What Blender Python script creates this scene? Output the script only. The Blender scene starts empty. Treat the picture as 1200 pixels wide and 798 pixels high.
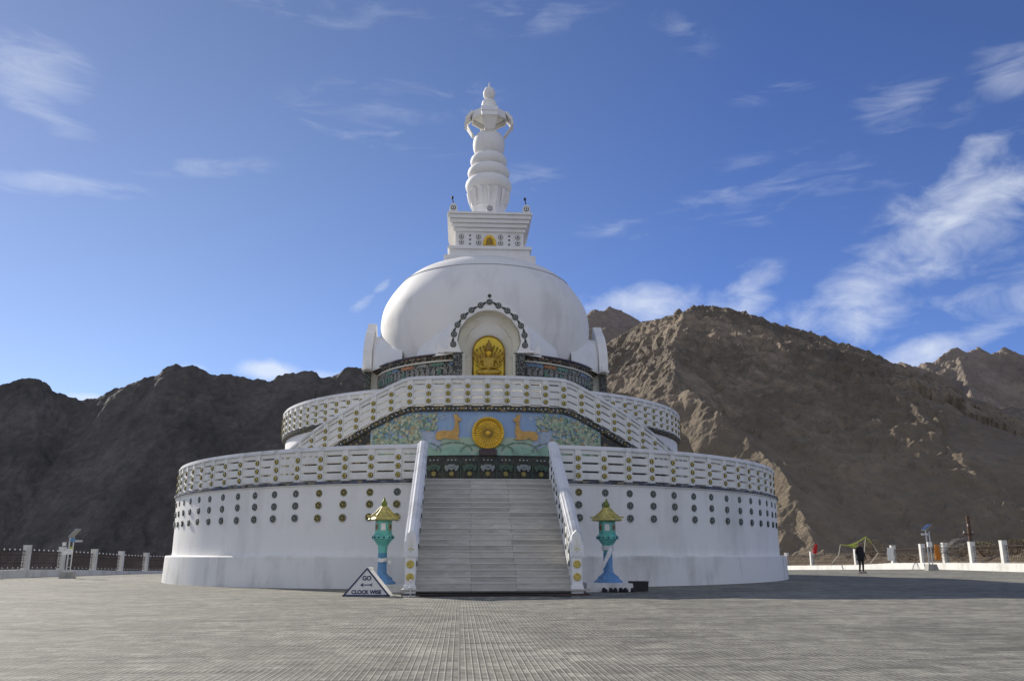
import bpy, bmesh, math, random
from mathutils import Vector, Matrix, noise
random.seed(7)
S = bpy.context.scene
COL = S.collection
PI = math.pi
R_ = math.radians

# ------------------------------------------------------------------ camera maths
F, HZ, EYE = 1000.0, 650.0, 1.0
TH = math.atan((HZ-399)/F); CT, ST = math.cos(TH), math.sin(TH)
def ray(x, y):
    u = (x-600)/F; v = (399-y)/F
    return u, CT-v*ST, ST+v*CT
def at(x, y, D):
    X, Y, Z = ray(x, y)
    return Vector((X/Y*D, D, EYE+Z/Y*D))

# ------------------------------------------------------------------ materials
MATS = {}
def newmat(name):
    m = bpy.data.materials.new(name); m.use_nodes = True
    nt = m.node_tree; b = nt.nodes['Principled BSDF']
    return m, nt, b
def N(nt, t, **kw):
    n = nt.nodes.new(t)
    for k, v in kw.items():
        if k in n.inputs: n.inputs[k].default_value = v
        else: setattr(n, k, v)
    return n
def L(nt, a, b): nt.links.new(a, b)
def ramp(nt, fac, stops, interp='LINEAR'):
    r = nt.nodes.new('ShaderNodeValToRGB'); r.color_ramp.interpolation = interp
    el = r.color_ramp.elements
    while len(el) < len(stops): el.new(0.5)
    for e, (p, c) in zip(el, stops):
        e.position = p; e.color = (c[0], c[1], c[2], 1)
    L(nt, fac, r.inputs['Fac']); return r.outputs['Color']
def mixc(nt, fac, a, b, mode='MIX'):
    m = nt.nodes.new('ShaderNodeMix'); m.data_type = 'RGBA'; m.blend_type = mode
    for sock, v in ((m.inputs[0], fac), (m.inputs[6], a), (m.inputs[7], b)):
        if isinstance(v, (int, float)): sock.default_value = v
        elif isinstance(v, tuple): sock.default_value = (v[0], v[1], v[2], 1)
        else: L(nt, v, sock)
    return m.outputs[2]
def math_(nt, op, a, b=None, c=None):
    m = nt.nodes.new('ShaderNodeMath'); m.operation = op
    for i, v in enumerate((a, b, c)):
        if v is None: continue
        if isinstance(v, (int, float)): m.inputs[i].default_value = v
        else: L(nt, v, m.inputs[i])
    return m.outputs[0]
def noise_(nt, vec, scale, detail=4, rough=0.55, dist=0.0):
    n = nt.nodes.new('ShaderNodeTexNoise'); n.inputs['Scale'].default_value = scale
    n.inputs['Detail'].default_value = detail; n.inputs['Roughness'].default_value = rough
    n.inputs['Distortion'].default_value = dist
    if vec is not None: L(nt, vec, n.inputs['Vector'])
    return n
def mapping(nt, vec, loc=(0,0,0), rot=(0,0,0), scale=(1,1,1)):
    m = nt.nodes.new('ShaderNodeMapping')
    m.inputs['Location'].default_value = loc; m.inputs['Rotation'].default_value = rot; m.inputs['Scale'].default_value = scale
    L(nt, vec, m.inputs['Vector']); return m.outputs['Vector']
def bump(nt, b, h, strength=0.3, dist=0.02):
    n = nt.nodes.new('ShaderNodeBump'); n.inputs['Strength'].default_value = strength; n.inputs['Distance'].default_value = dist
    L(nt, h, n.inputs['Height']); L(nt, n.outputs['Normal'], b.inputs['Normal'])

def weathered(name, col, dirt, amount=0.5, scale=0.6, rough=0.7, bmp=0.15, metal=0.0):
    m, nt, b = newmat(name)
    tc = N(nt, 'ShaderNodeTexCoord')
    v1 = mapping(nt, tc.outputs['Object'], scale=(1, 1, 0.18))
    n1 = noise_(nt, v1, scale*3.1, 6, 0.62)
    n2 = noise_(nt, tc.outputs['Object'], scale, 5, 0.6)
    mul = math_(nt, 'MULTIPLY', n1.outputs['Fac'], n2.outputs['Fac'])
    f = N(nt, 'ShaderNodeMapRange'); f.inputs['From Min'].default_value = 0.24; f.inputs['From Max'].default_value = 0.42
    f.inputs['To Max'].default_value = amount
    L(nt, mul, f.inputs['Value'])
    L(nt, mixc(nt, f.outputs['Result'], col, dirt), b.inputs['Base Color'])
    b.inputs['Roughness'].default_value = rough; b.inputs['Metallic'].default_value = metal
    n3 = noise_(nt, tc.outputs['Object'], 30, 4, 0.6)
    n4 = noise_(nt, tc.outputs['Object'], 3, 4, 0.6)
    bump(nt, b, math_(nt, 'ADD', n3.outputs['Fac'], math_(nt, 'MULTIPLY', n4.outputs['Fac'], 2.0)), bmp, 0.012)
    MATS[name] = m; return m
def plain(name, col, rough=0.6, metal=0.0, var=0.25, scale=9.0):
    m, nt, b = newmat(name)
    tc = N(nt, 'ShaderNodeTexCoord')
    n = noise_(nt, tc.outputs['Object'], scale, 4, 0.6)
    d = tuple(c*(1-var) for c in col); u = tuple(min(1, c*(1+var*0.6)) for c in col)
    L(nt, ramp(nt, n.outputs['Fac'], [(0.3, d), (0.7, u)]), b.inputs['Base Color'])
    b.inputs['Roughness'].default_value = rough; b.inputs['Metallic'].default_value = metal
    MATS[name] = m; return m

white = weathered('white_paint', (0.80, 0.79, 0.77), (0.60, 0.575, 0.53), 0.55, 0.5)
wall_white = weathered('wall_white', (0.80, 0.785, 0.755), (0.56, 0.545, 0.51), 0.75, 0.35)
plinth_white = weathered('plinth_white', (0.77, 0.755, 0.725), (0.46, 0.45, 0.42), 0.9, 0.45)
coping = weathered('coping_paint', (0.72, 0.72, 0.72), (0.40, 0.40, 0.38), 0.8, 0.8)
cream = weathered('cream_plaster', (0.74, 0.72, 0.62), (0.60, 0.57, 0.47), 0.6, 0.7)
rail_white = weathered('rail_white', (0.77, 0.76, 0.72), (0.55, 0.53, 0.47), 0.6, 1.2)
gold = plain('gold_paint', (0.78, 0.47, 0.035), 0.38, 0.35, 0.25, 7)
yellow = plain('yellow_paint', (0.80, 0.58, 0.05), 0.5, 0.1, 0.15, 4)
bronze = plain('dark_gold', (0.33, 0.20, 0.035), 0.45, 0.3, 0.5, 14)
dark = plain('dark_green_paint', (0.035, 0.045, 0.035), 0.55, 0, 0.4)
black = plain('black', (0.012, 0.012, 0.014), 0.6)
disc_gold = plain('medallion_gold', (0.58, 0.45, 0.10), 0.5, 0.1, 0.4, 20)
disc_grey = plain('medallion_grey', (0.34, 0.36, 0.33), 0.5, 0, 0.3, 20)
sky_paint = weathered('mural_sky', (0.26, 0.38, 0.56), (0.42, 0.50, 0.56), 0.9, 1.3, 0.6)
green_paint = weathered('mural_green', (0.36, 0.47, 0.36), (0.48, 0.50, 0.34), 0.9, 1.6, 0.6)
pale_gold = plain('pale_gold', (0.62, 0.56, 0.30), 0.6)
hill_green = plain('mural_hill', (0.27, 0.43, 0.32), 0.6, 0, 0.3, 3)
leafy = plain('mural_leaf', (0.07, 0.15, 0.09), 0.6, 0, 0.5, 5)
deer_paint = plain('mural_deer', (0.62, 0.36, 0.10), 0.6, 0, 0.3, 6)
cloud_paint = plain('mural_cloud', (0.62, 0.68, 0.72), 0.6, 0, 0.15)
maroon = plain('maroon_granite', (0.055, 0.028, 0.028), 0.35, 0, 0.5, 6)
teal = plain('teal_paint', (0.13, 0.47, 0.40), 0.42, 0, 0.3, 5)
blue = plain('blue_paint', (0.12, 0.28, 0.52), 0.42, 0, 0.3, 5)
navy = plain('navy_paint', (0.02, 0.03, 0.10), 0.5)
roof_gold = plain('roof_gold', (0.50, 0.43, 0.13), 0.5, 0.0, 0.4, 10)
iron = plain('iron', (0.05, 0.04, 0.035), 0.6, 0.4, 0.4)
rusty = plain('rusty_iron', (0.10, 0.055, 0.032), 0.8, 0.1, 0.5)
cloth_w = plain('white_cloth', (0.78, 0.77, 0.74), 0.9, 0, 0.1)
skin = plain('skin', (0.32, 0.19, 0.13), 0.55, 0, 0.1)
steel = plain('steel', (0.45, 0.46, 0.47), 0.35, 0.8, 0.15)
panel_m = plain('solar_glass', (0.03, 0.04, 0.07), 0.12, 0, 0.1)
red = plain('red_cloth', (0.55, 0.03, 0.03), 0.8)
orange = plain('orange_cloth', (0.60, 0.22, 0.03), 0.8, 0, 0.3)
lime = plain('lime_cloth', (0.40, 0.46, 0.07), 0.8, 0, 0.2)
wood = plain('weathered_wood', (0.11, 0.065, 0.04), 0.85, 0, 0.5)
concrete = weathered('concrete', (0.34, 0.33, 0.30), (0.20, 0.19, 0.17), 0.8, 1.0, 0.9)
kerb_m = weathered('kerb_paint', (0.70, 0.69, 0.65), (0.44, 0.42, 0.38), 0.8, 0.9, 0.8)
window_m = plain('pale_pane', (0.75, 0.76, 0.72), 0.25, 0, 0.05)

def pattern(name, cols, scale, rough=0.6, stretch=(1, 1, 1), base=(0.03, 0.03, 0.025), dens=0.55):
    m, nt, b = newmat(name)
    tc = N(nt, 'ShaderNodeTexCoord')
    v = mapping(nt, tc.outputs['Object'], scale=stretch)
    vo = nt.nodes.new('ShaderNodeTexVoronoi'); vo.inputs['Scale'].default_value = scale; L(nt, v, vo.inputs['Vector'])
    sep = nt.nodes.new('ShaderNodeSeparateColor'); L(nt, vo.outputs['Color'], sep.inputs[0])
    stops = [((i+0.02)/len(cols), c) for i, c in enumerate(cols)]
    c = ramp(nt, sep.outputs[0], stops, 'CONSTANT')
    ed = math_(nt, 'GREATER_THAN', vo.outputs['Distance'], dens)
    L(nt, mixc(nt, ed, c, base), b.inputs['Base Color'])
    b.inputs['Roughness'].default_value = rough
    bump(nt, b, vo.outputs['Distance'], 0.3, 0.02)
    MATS[name] = m; return m
frieze_dark = pattern('frieze_dark', [(0.05,0.055,0.04),(0.03,0.03,0.02),(0.07,0.06,0.035),(0.035,0.05,0.035)], 9, dens=0.6)
border_m = pattern('border_pattern', [(0.08,0.075,0.05),(0.11,0.085,0.045),(0.24,0.17,0.07),(0.06,0.05,0.03),(0.055,0.06,0.04)], 9, dens=0.5)
drum_m = pattern('drum_relief', [(0.20,0.20,0.17),(0.28,0.27,0.23),(0.14,0.17,0.16),(0.36,0.35,0.31),(0.15,0.22,0.18),(0.26,0.18,0.11)], 11, dens=0.5)
drum_top = pattern('cornice_relief', [(0.20,0.17,0.13),(0.27,0.22,0.16),(0.13,0.11,0.09),(0.30,0.19,0.11)], 8, dens=0.5)
stone_pat = pattern('carved_stone', [(0.16,0.17,0.15),(0.24,0.24,0.22),(0.08,0.09,0.08)], 16, dens=0.45)
band_m = pattern('blue_band', [(0.08,0.09,0.14),(0.13,0.14,0.16),(0.05,0.06,0.10),(0.20,0.18,0.13)], 5, stretch=(1, 1, 1.5), dens=0.7)

def step_mat():
    m, nt, b = newmat('step_marble')
    tc = N(nt, 'ShaderNodeTexCoord'); oi = N(nt, 'ShaderNodeObjectInfo')
    sx = nt.nodes.new('ShaderNodeSeparateXYZ'); L(nt, tc.outputs['Object'], sx.inputs[0])
    # slabs: joints differ from step to step a little
    jx = math_(nt, 'ADD', sx.outputs[0], math_(nt, 'MULTIPLY', math_(nt, 'SUBTRACT', oi.outputs['Random'], 0.5), 0.05))
    j1 = math_(nt, 'ABSOLUTE', math_(nt, 'SUBTRACT', jx, -0.60)); j2 = math_(nt, 'ABSOLUTE', math_(nt, 'SUBTRACT', jx, 0.52))
    joint = math_(nt, 'MULTIPLY', math_(nt, 'LESS_THAN', math_(nt, 'MINIMUM', j1, j2), 0.008), 0.6)
    cell = math_(nt, 'ADD', math_(nt, 'GREATER_THAN', jx, -0.60), math_(nt, 'GREATER_THAN', jx, 0.52))
    wn = nt.nodes.new('ShaderNodeTexWhiteNoise'); wn.noise_dimensions = '2D'
    cx = nt.nodes.new('ShaderNodeCombineXYZ'); L(nt, cell, cx.inputs[0]); L(nt, oi.outputs['Random'], cx.inputs[1]); L(nt, cx.outputs[0], wn.inputs['Vector'])
    v = mapping(nt, tc.outputs['Object'], rot=(0, 0.15, 0), scale=(0.7, 2.0, 3.5))
    n = noise_(nt, v, 2.2, 7, 0.65, 0.8)
    c = ramp(nt, n.outputs['Fac'], [(0.3, (0.36, 0.34, 0.30)), (0.55, (0.50, 0.475, 0.43)), (0.75, (0.62, 0.59, 0.54))])
    g = math_(nt, 'ADD', math_(nt, 'MULTIPLY', wn.outputs['Value'], 0.34), 0.80)
    cc = nt.nodes.new('ShaderNodeCombineColor')
    for i in range(3): L(nt, g, cc.inputs[i])
    c = mixc(nt, 1.0, c, cc.outputs[0], 'MULTIPLY')
    c = mixc(nt, joint, c, (0.14, 0.13, 0.12))
    L(nt, c, b.inputs['Base Color']); b.inputs['Roughness'].default_value = 0.55
    bump(nt, b, n.outputs['Fac'], 0.15, 0.01)
    return m
step_m = step_mat()

def plaza_mat():
    m, nt, b = newmat('plaza_tiles')
    tc = N(nt, 'ShaderNodeTexCoord')
    v = mapping(nt, tc.outputs['Object'], rot=(0, 0, R_(-3.4)))
    s = nt.nodes.new('ShaderNodeSeparateXYZ'); L(nt, v, s.inputs[0])
    def line(o, pitch, w):
        f = math_(nt, 'FRACT', math_(nt, 'DIVIDE', o, pitch))
        return math_(nt, 'LESS_THAN', f, w)
    def rnd(pitch_x, pitch_y, seed):
        c = nt.nodes.new('ShaderNodeCombineXYZ')
        L(nt, math_(nt, 'FLOOR', math_(nt, 'DIVIDE', s.outputs[0], pitch_x)), c.inputs[0])
        L(nt, math_(nt, 'FLOOR', math_(nt, 'DIVIDE', s.outputs[1], pitch_y)), c.inputs[1])
        c.inputs[2].default_value = seed
        w = nt.nodes.new('ShaderNodeTexWhiteNoise'); w.noise_dimensions = '3D'; L(nt, c.outputs[0], w.inputs['Vector'])
        return w.outputs['Value']
    gx = line(s.outputs[0], 0.060, 0.15); gy = line(s.outputs[1], 0.060, 0.15)
    gd = line(math_(nt, 'ADD', s.outputs[0], 0.0495), 0.060, 0.18)
    tx = line(s.outputs[0], 0.264, 0.05); ty = line(s.outputs[1], 0.264, 0.05)
    big = noise_(nt, v, 0.16, 6, 0.62, 0.4)
    med = noise_(nt, mapping(nt, v, scale=(0.35, 1.0, 1)), 1.6, 6, 0.66, 0.3)
    fine = noise_(nt, v, 60, 4, 0.7)
    r1 = rnd(0.264, 0.264, 1.0); r2 = rnd(1.056, 0.264, 2.0); r3 = rnd(0.066, 0.264, 4.0)
    base = ramp(nt, big.outputs['Fac'], [(0.32, (0.16, 0.155, 0.125)), (0.5, (0.215, 0.21, 0.172)), (0.68, (0.285, 0.272, 0.22))])
    k = math_(nt, 'ADD', 0.40, math_(nt, 'MULTIPLY', med.outputs['Fac'], 0.95))
    k = math_(nt, 'MULTIPLY', k, math_(nt, 'ADD', 0.80, math_(nt, 'MULTIPLY', r1, 0.42)))
    k = math_(nt, 'MULTIPLY', k, math_(nt, 'ADD', 0.84, math_(nt, 'MULTIPLY', r2, 0.28)))
    k = math_(nt, 'MULTIPLY', k, math_(nt, 'ADD', 0.90, math_(nt, 'MULTIPLY', r3, 0.2)))
    k = math_(nt, 'MULTIPLY', k, math_(nt, 'ADD', 0.84, math_(nt, 'MULTIPLY', fine.outputs['Fac'], 0.3)))
    cc = nt.nodes.new('ShaderNodeCombineColor')
    for i in range(3): L(nt, k, cc.inputs[i])
    c = mixc(nt, 1.0, base, cc.outputs[0], 'MULTIPLY')
    sp2 = noise_(nt, v, 6.5, 6, .78)
    sm = N(nt, 'ShaderNodeMapRange'); sm.inputs['From Min'].default_value = .32; sm.inputs['From Max'].default_value = .68; sm.inputs['To Min'].default_value = .50; sm.inputs['To Max'].default_value = 1.62
    L(nt, sp2.outputs['Fac'], sm.inputs['Value'])
    c3 = nt.nodes.new('ShaderNodeCombineColor')
    for i in range(3): L(nt, sm.outputs['Result'], c3.inputs[i])
    c = mixc(nt, 1.0, c, c3.outputs[0], 'MULTIPLY')
    bl = noise_(nt, v, 1.3, 9, .80)
    bm_ = N(nt, 'ShaderNodeMapRange'); bm_.inputs['From Min'].default_value = .36; bm_.inputs['From Max'].default_value = .64; bm_.inputs['To Min'].default_value = .70; bm_.inputs['To Max'].default_value = 1.30
    L(nt, bl.outputs['Fac'], bm_.inputs['Value'])
    c4 = nt.nodes.new('ShaderNodeCombineColor')
    for i in range(3): L(nt, bm_.outputs['Result'], c4.inputs[i])
    c = mixc(nt, 1.0, c, c4.outputs[0], 'MULTIPLY')
    # dark worn / dirty tiles in short rows
    dn = noise_(nt, mapping(nt, v, scale=(0.5, 1.6, 1)), 1.1, 5, 0.7, 0.2)
    dirt = N(nt, 'ShaderNodeMapRange'); dirt.inputs['From Min'].default_value = 0.58; dirt.inputs['From Max'].default_value = 0.72; dirt.inputs['To Max'].default_value = 0.8
    L(nt, dn.outputs['Fac'], dirt.inputs['Value'])
    c = mixc(nt, math_(nt, 'MULTIPLY', dirt.outputs['Result'], math_(nt, 'ADD', r1, 0.3)), c, (0.15, 0.15, 0.14))
    r4 = rnd(0.84, 0.12, 7.0); r5 = rnd(0.42, 0.06, 9.0)
    c = mixc(nt, math_(nt, 'MULTIPLY', math_(nt, 'GREATER_THAN', r4, 0.93), 0.62), c, (0.07, 0.07, 0.062))
    c = mixc(nt, math_(nt, 'MULTIPLY', math_(nt, 'GREATER_THAN', r5, 0.94), 0.5), c, (0.40, 0.385, 0.32))
    # light mortar in some grooves, dark in others
    lm = noise_(nt, v, 0.35, 4, 0.6)
    mort = ramp(nt, lm.outputs['Fac'], [(0.42, (0.06, 0.058, 0.05)), (0.54, (0.52, 0.51, 0.45))])
    s1 = N(nt, 'ShaderNodeMapRange'); s1.inputs['From Min'].default_value = .34; s1.inputs['From Max'].default_value = .62; s1.inputs['To Min'].default_value = .25; s1.inputs['To Max'].default_value = 1.0
    L(nt, lm.outputs['Fac'], s1.inputs['Value'])
    brk = N(nt, 'ShaderNodeMapRange'); brk.inputs['From Min'].default_value = .35; brk.inputs['From Max'].default_value = .55; brk.inputs['To Min'].default_value = .35
    L(nt, noise_(nt, v, 4.0, 4, .7).outputs['Fac'], brk.inputs['Value'])
    c = mixc(nt, math_(nt, 'MULTIPLY', math_(nt, 'MULTIPLY', gx, s1.outputs['Result']), brk.outputs['Result']), c, (.52, .50, .43))
    c = mixc(nt, math_(nt, 'MULTIPLY', gd, 0.85), c, (.055, .053, .047))
    c = mixc(nt, math_(nt, 'MULTIPLY', gy, 0.42), c, (0.16, 0.155, 0.14))
    c = mixc(nt, math_(nt, 'MULTIPLY', ty, 0.5), c, (0.12, 0.115, 0.105))
    c = mixc(nt, math_(nt, 'MULTIPLY', tx, 0.5), c, (0.17, 0.165, 0.15))
    L(nt, c, b.inputs['Base Color']); b.inputs['Roughness'].default_value = 0.88; b.inputs['Specular IOR Level'].default_value = 0.25
    h = math_(nt, 'SUBTRACT', math_(nt, 'MULTIPLY', fine.outputs['Fac'], 0.3), math_(nt, 'MAXIMUM', gx, gy))
    bump(nt, b, h, 0.55, 0.004)
    return m
plaza_m = plaza_mat()

def rock_mat(name, c0, c1, c2, sc=0.05, dust_z=None):
    m, nt, b = newmat(name)
    tc = N(nt, 'ShaderNodeTexCoord')
    g = N(nt, 'ShaderNodeNewGeometry')
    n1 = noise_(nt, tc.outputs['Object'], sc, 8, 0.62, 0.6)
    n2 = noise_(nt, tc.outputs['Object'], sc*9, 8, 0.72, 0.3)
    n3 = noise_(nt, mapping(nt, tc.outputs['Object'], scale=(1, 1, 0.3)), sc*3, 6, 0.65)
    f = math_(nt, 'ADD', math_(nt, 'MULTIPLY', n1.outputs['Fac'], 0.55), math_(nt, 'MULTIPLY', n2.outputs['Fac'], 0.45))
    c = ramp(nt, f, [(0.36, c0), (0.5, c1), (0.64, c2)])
    if dust_z:
        sz = nt.nodes.new('ShaderNodeSeparateXYZ'); L(nt, tc.outputs['Object'], sz.inputs[0])
        zz_ = math_(nt, 'ADD', sz.outputs[2], math_(nt, 'MULTIPLY', math_(nt, 'SUBTRACT', n1.outputs['Fac'], .5), 60.0))
        dm_ = N(nt, 'ShaderNodeMapRange'); dm_.interpolation_type = 'SMOOTHSTEP'; dm_.inputs['From Min'].default_value = dust_z[1]; dm_.inputs['From Max'].default_value = dust_z[0]; dm_.inputs['To Max'].default_value = .65
        L(nt, zz_, dm_.inputs['Value']); c = mixc(nt, dm_.outputs['Result'], c, (0.24, 0.19, 0.125))
    L(nt, c, b.inputs['Base Color']); b.inputs['Roughness'].default_value = 0.95
    h = math_(nt, 'ADD', math_(nt, 'MULTIPLY', n2.outputs['Fac'], 1.0), n3.outputs['Fac'])
    bump(nt, b, h, 0.9, 1.2)
    return m
rock_r = rock_mat('brown_rock', (0.085, 0.068, 0.05), (0.175, 0.141, 0.102), (0.36, 0.28, 0.195), dust_z=(5, 42))
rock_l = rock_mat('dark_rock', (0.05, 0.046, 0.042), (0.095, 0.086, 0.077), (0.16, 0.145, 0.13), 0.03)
rock_b = rock_mat('far_rock', (0.15, 0.125, 0.10), (0.22, 0.18, 0.145), (0.31, 0.25, 0.20), 0.03)
dust = rock_mat('dusty_ground', (0.17, 0.14, 0.11), (0.22, 0.185, 0.15), (0.28, 0.24, 0.19), 0.1)
shrub_m = plain('dry_shrub', (0.17, 0.14, 0.07), 0.9, 0, 0.5, 6)

# ------------------------------------------------------------------ mesh builder
class MB:
    def __init__(s): s.v = []; s.f = []; s.m = []
    def add(s, verts, faces, mi=0, M=None):
        o = len(s.v)
        s.v += [tuple(M @ Vector(p)) if M is not None else tuple(p) for p in verts]
        s.f += [tuple(o+i for i in f) for f in faces]; s.m += [mi]*len(faces)
    def box(s, c, size, mi=0, M=None, top=None):
        x, y, z = c; a, b_, h = size[0]/2, size[1]/2, size[2]/2
        ta, tb = (a, b_) if top is None else (top[0]/2, top[1]/2)
        vs = [(x-a,y-b_,z-h),(x+a,y-b_,z-h),(x+a,y+b_,z-h),(x-a,y+b_,z-h),(x-ta,y-tb,z+h),(x+ta,y-tb,z+h),(x+ta,y+tb,z+h),(x-ta,y+tb,z+h)]
        s.add(vs, [(0,3,2,1),(4,5,6,7),(0,1,5,4),(1,2,6,5),(2,3,7,6),(3,0,4,7)], mi, M)
    def lathe(s, prof, n=32, c=(0,0,0), mi=0, M=None, a0=0, close=True, sx=1, sy=1):
        vs = []; fs = []
        for r, z in prof:
            for k in range(n):
                a = a0+2*PI*k/n
                vs.append((c[0]+r*math.cos(a)*sx, c[1]+r*math.sin(a)*sy, c[2]+z))
        for i in range(len(prof)-1):
            for k in range(n):
                k2 = (k+1) % n
                fs.append((i*n+k, i*n+k2, (i+1)*n+k2, (i+1)*n+k))
        if close:
            fs.append(tuple(reversed(range(n)))); fs.append(tuple((len(prof)-1)*n+k for k in range(n)))
        s.add(vs, fs, mi, M)
    def sector(s, R0, R1, z0, z1, a0, a1, n=None, mi=0, caps=True, M=None):
        """annular block; R*, z* may be functions of angle (deg from -Y, + towards +X)"""
        g = lambda q, a: q(a) if callable(q) else q
        if n is None: n = max(1, int(abs(a1-a0)/1.6))
        vs = []; fs = []
        for i in range(n+1):
            a = a0+(a1-a0)*i/n; sa, ca = math.sin(R_(a)), -math.cos(R_(a))
            for R, z in ((g(R0,a), g(z0,a)), (g(R1,a), g(z0,a)), (g(R1,a), g(z1,a)), (g(R0,a), g(z1,a))):
                vs.append((R*sa, R*ca, z))
        for i in range(n):
            for k in range(4):
                k2 = (k+1) % 4
                fs.append((i*4+k, (i+1)*4+k, (i+1)*4+k2, i*4+k2))
        if caps: fs += [(0,1,2,3), (n*4+3, n*4+2, n*4+1, n*4)]
        s.add(vs, fs, mi, M)
    def prism(s, pts, d0, d1, mi=0, M=None):
        """closed outline (x,z) extruded along y from d0 to d1"""
        n = len(pts)
        vs = [(p[0], d0, p[1]) for p in pts]+[(p[0], d1, p[1]) for p in pts]
        fs = [tuple(range(n)), tuple(reversed(range(n, 2*n)))]+[(i, n+i, n+(i+1) % n, (i+1) % n) for i in range(n)]
        s.add(vs, fs, mi, M)
    def tube(s, pts, r, n=6, mi=0, M=None):
        pts = [Vector(p) for p in pts]; vs = []; fs = []
        for i, p in enumerate(pts):
            t = (pts[min(i+1, len(pts)-1)]-pts[max(i-1, 0)]).normalized()
            u = t.cross(Vector((0, 0, 1)));
            if u.length < 1e-3: u = t.cross(Vector((1, 0, 0)))
            u.normalize(); w = t.cross(u)
            rr = r[i] if isinstance(r, (list, tuple)) else r
            for k in range(n):
                a = 2*PI*k/n; vs.append(p+u*math.cos(a)*rr+w*math.sin(a)*rr)
        for i in range(len(pts)-1):
            for k in range(n):
                fs.append((i*n+k, i*n+(k+1) % n, (i+1)*n+(k+1) % n, (i+1)*n+k))
        fs.append(tuple(reversed(range(n)))); fs.append(tuple((len(pts)-1)*n+k for k in range(n)))
        s.add(vs, fs, mi, M)
    def blob(s, c, rad, mi=0, n=12, m=8, M=None):
        prof = []
        for i in range(m+1):
            t = -PI/2+PI*i/m; prof.append((max(1e-4, math.cos(t)), math.sin(t)))
        MM = Matrix.Translation(Vector(c)) @ Matrix.Diagonal((rad[0], rad[1], rad[2], 1))
        if M is not None: MM = M @ MM
        s.lathe(prof, n, (0, 0, 0), mi, MM, close=False)
    def build(s, name, mats, parent=None, smooth=False, loc=None, fixn=True):
        me = bpy.data.meshes.new(name); me.from_pydata(s.v, [], s.f)
        if not isinstance(mats, (list, tuple)): mats = [mats]
        for m in mats: me.materials.append(m)
        me.polygons.foreach_set('material_index', s.m)
        me.update()
        if fixn:
            bm = bmesh.new(); bm.from_mesh(me); bmesh.ops.recalc_face_normals(bm, faces=bm.faces)
            if smooth is not False and smooth is not True:
                for f in bm.faces: f.smooth = True
                for e in bm.edges:
                    if len(e.link_faces) == 2 and e.calc_face_angle(0) > R_(smooth): e.smooth = False
            bm.to_mesh(me); bm.free()
        if smooth is True:
            me.polygons.foreach_set('use_smooth', [True]*len(me.polygons))
        o = bpy.data.objects.new(name, me); COL.objects.link(o)
        if parent is not None: o.parent = parent
        if loc is not None: o.location = loc
        return o

def tag(o, label, cat, group=None):
    o['label'] = label; o['category'] = cat
    if group: o['group'] = group
    return o
def thing(name, label, cat, loc=(0,0,0), rz=0, group=None):
    o = bpy.data.objects.new(name, None); COL.objects.link(o); o.location = loc; o.rotation_euler = (0, 0, rz)
    return tag(o, label, cat, group)
def struct(o): o['kind'] = 'structure'; return o
def dup(root, loc, rz=None):
    r = root.copy(); COL.objects.link(r); r.location = loc
    if rz is not None: r.rotation_euler = (0, 0, rz)
    for ch in list(root.children):
        c = ch.copy(); COL.objects.link(c); c.parent = r
        for g in ch.children:
            d = g.copy(); COL.objects.link(d); d.parent = c
    return r

# ------------------------------------------------------------------ ground
def g(X, Y):
    z = 0.03+0.004*max(-26, min(28, X))
    if Y > 42 and X < 0: z -= 0.008*(Y-42)
    if Y > 55 and X >= 0: z -= 0.018*(Y-55)*min(1, X/10)
    return z
PLAZA = [(-24.4, -45), (27.0, -45), (27.0, 61), (24.3, 66), (20, 70), (8, 75), (-14, 74), (-24.4, 64)]
b = MB()
xs = [-24.4+i*(51.4)/20 for i in range(21)]; ys = [-45+i*134/40 for i in range(41)]
def xlim(y):
    lo, hi = -24.4, 27.0
    if y > 84: hi = 27-(y-84)*1.5
    if y > 64: lo = -24.4+(y-64)*.7
    return lo, hi
vs = []; fs = []
for y in ys:
    lo, hi = xlim(y)
    for i in range(21):
        x = lo+(hi-lo)*i/20; vs.append((x, y, g(x, y)))
for j in range(40):
    for i in range(20): fs.append((j*21+i, j*21+i+1, (j+1)*21+i+1, (j+1)*21+i))
b.add(vs, fs)
plz = struct(b.build('plaza', plaza_m)); 

# ------------------------------------------------------------------ STUPA
CX, CY, ROT = -1.45, 39.4, R_(3.4)
st = thing('stupa', 'huge white domed Buddhist stupa on round terraces with central staircase and tall spire', 'stupa', (CX, CY, 0), ROT)
def part(name, mb, mats, parent=None, smooth=False, label=None, loc=None):
    o = mb.build(name, mats, parent or st, smooth, loc)
    if label: o['label'] = label
    return o
AX = 8.9   # half angle of the stair opening at R=12.85

# lower plinth and wall
b = MB(); prof = [(13.16, -0.4), (13.14, 0.1), (13.11, 0.93), (13.08, 0.97), (12.80, 0.985)]
b.lathe(prof, 180, close=False)
part('plinth', b, plinth_white, smooth=30)
b = MB(); b.lathe([(12.86, 0.9), (12.85, 2.0), (12.88, 3.12), (12.93, 3.13), (12.93, 3.165)], 180, close=False)
wall = part('terrace_wall', b, wall_white, smooth=30)
b = MB(); b.lathe([(12.97, 3.17), (12.97, 3.25), (12.80, 3.255)], 180, close=False)
part('patterned_band', b, band_m, smooth=30)
b = MB(); b.lathe([(12.85, 3.24), (8.0, 3.245), (7.9, 3.1)], 120, close=False)
part('terrace_floor', b, concrete)

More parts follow.
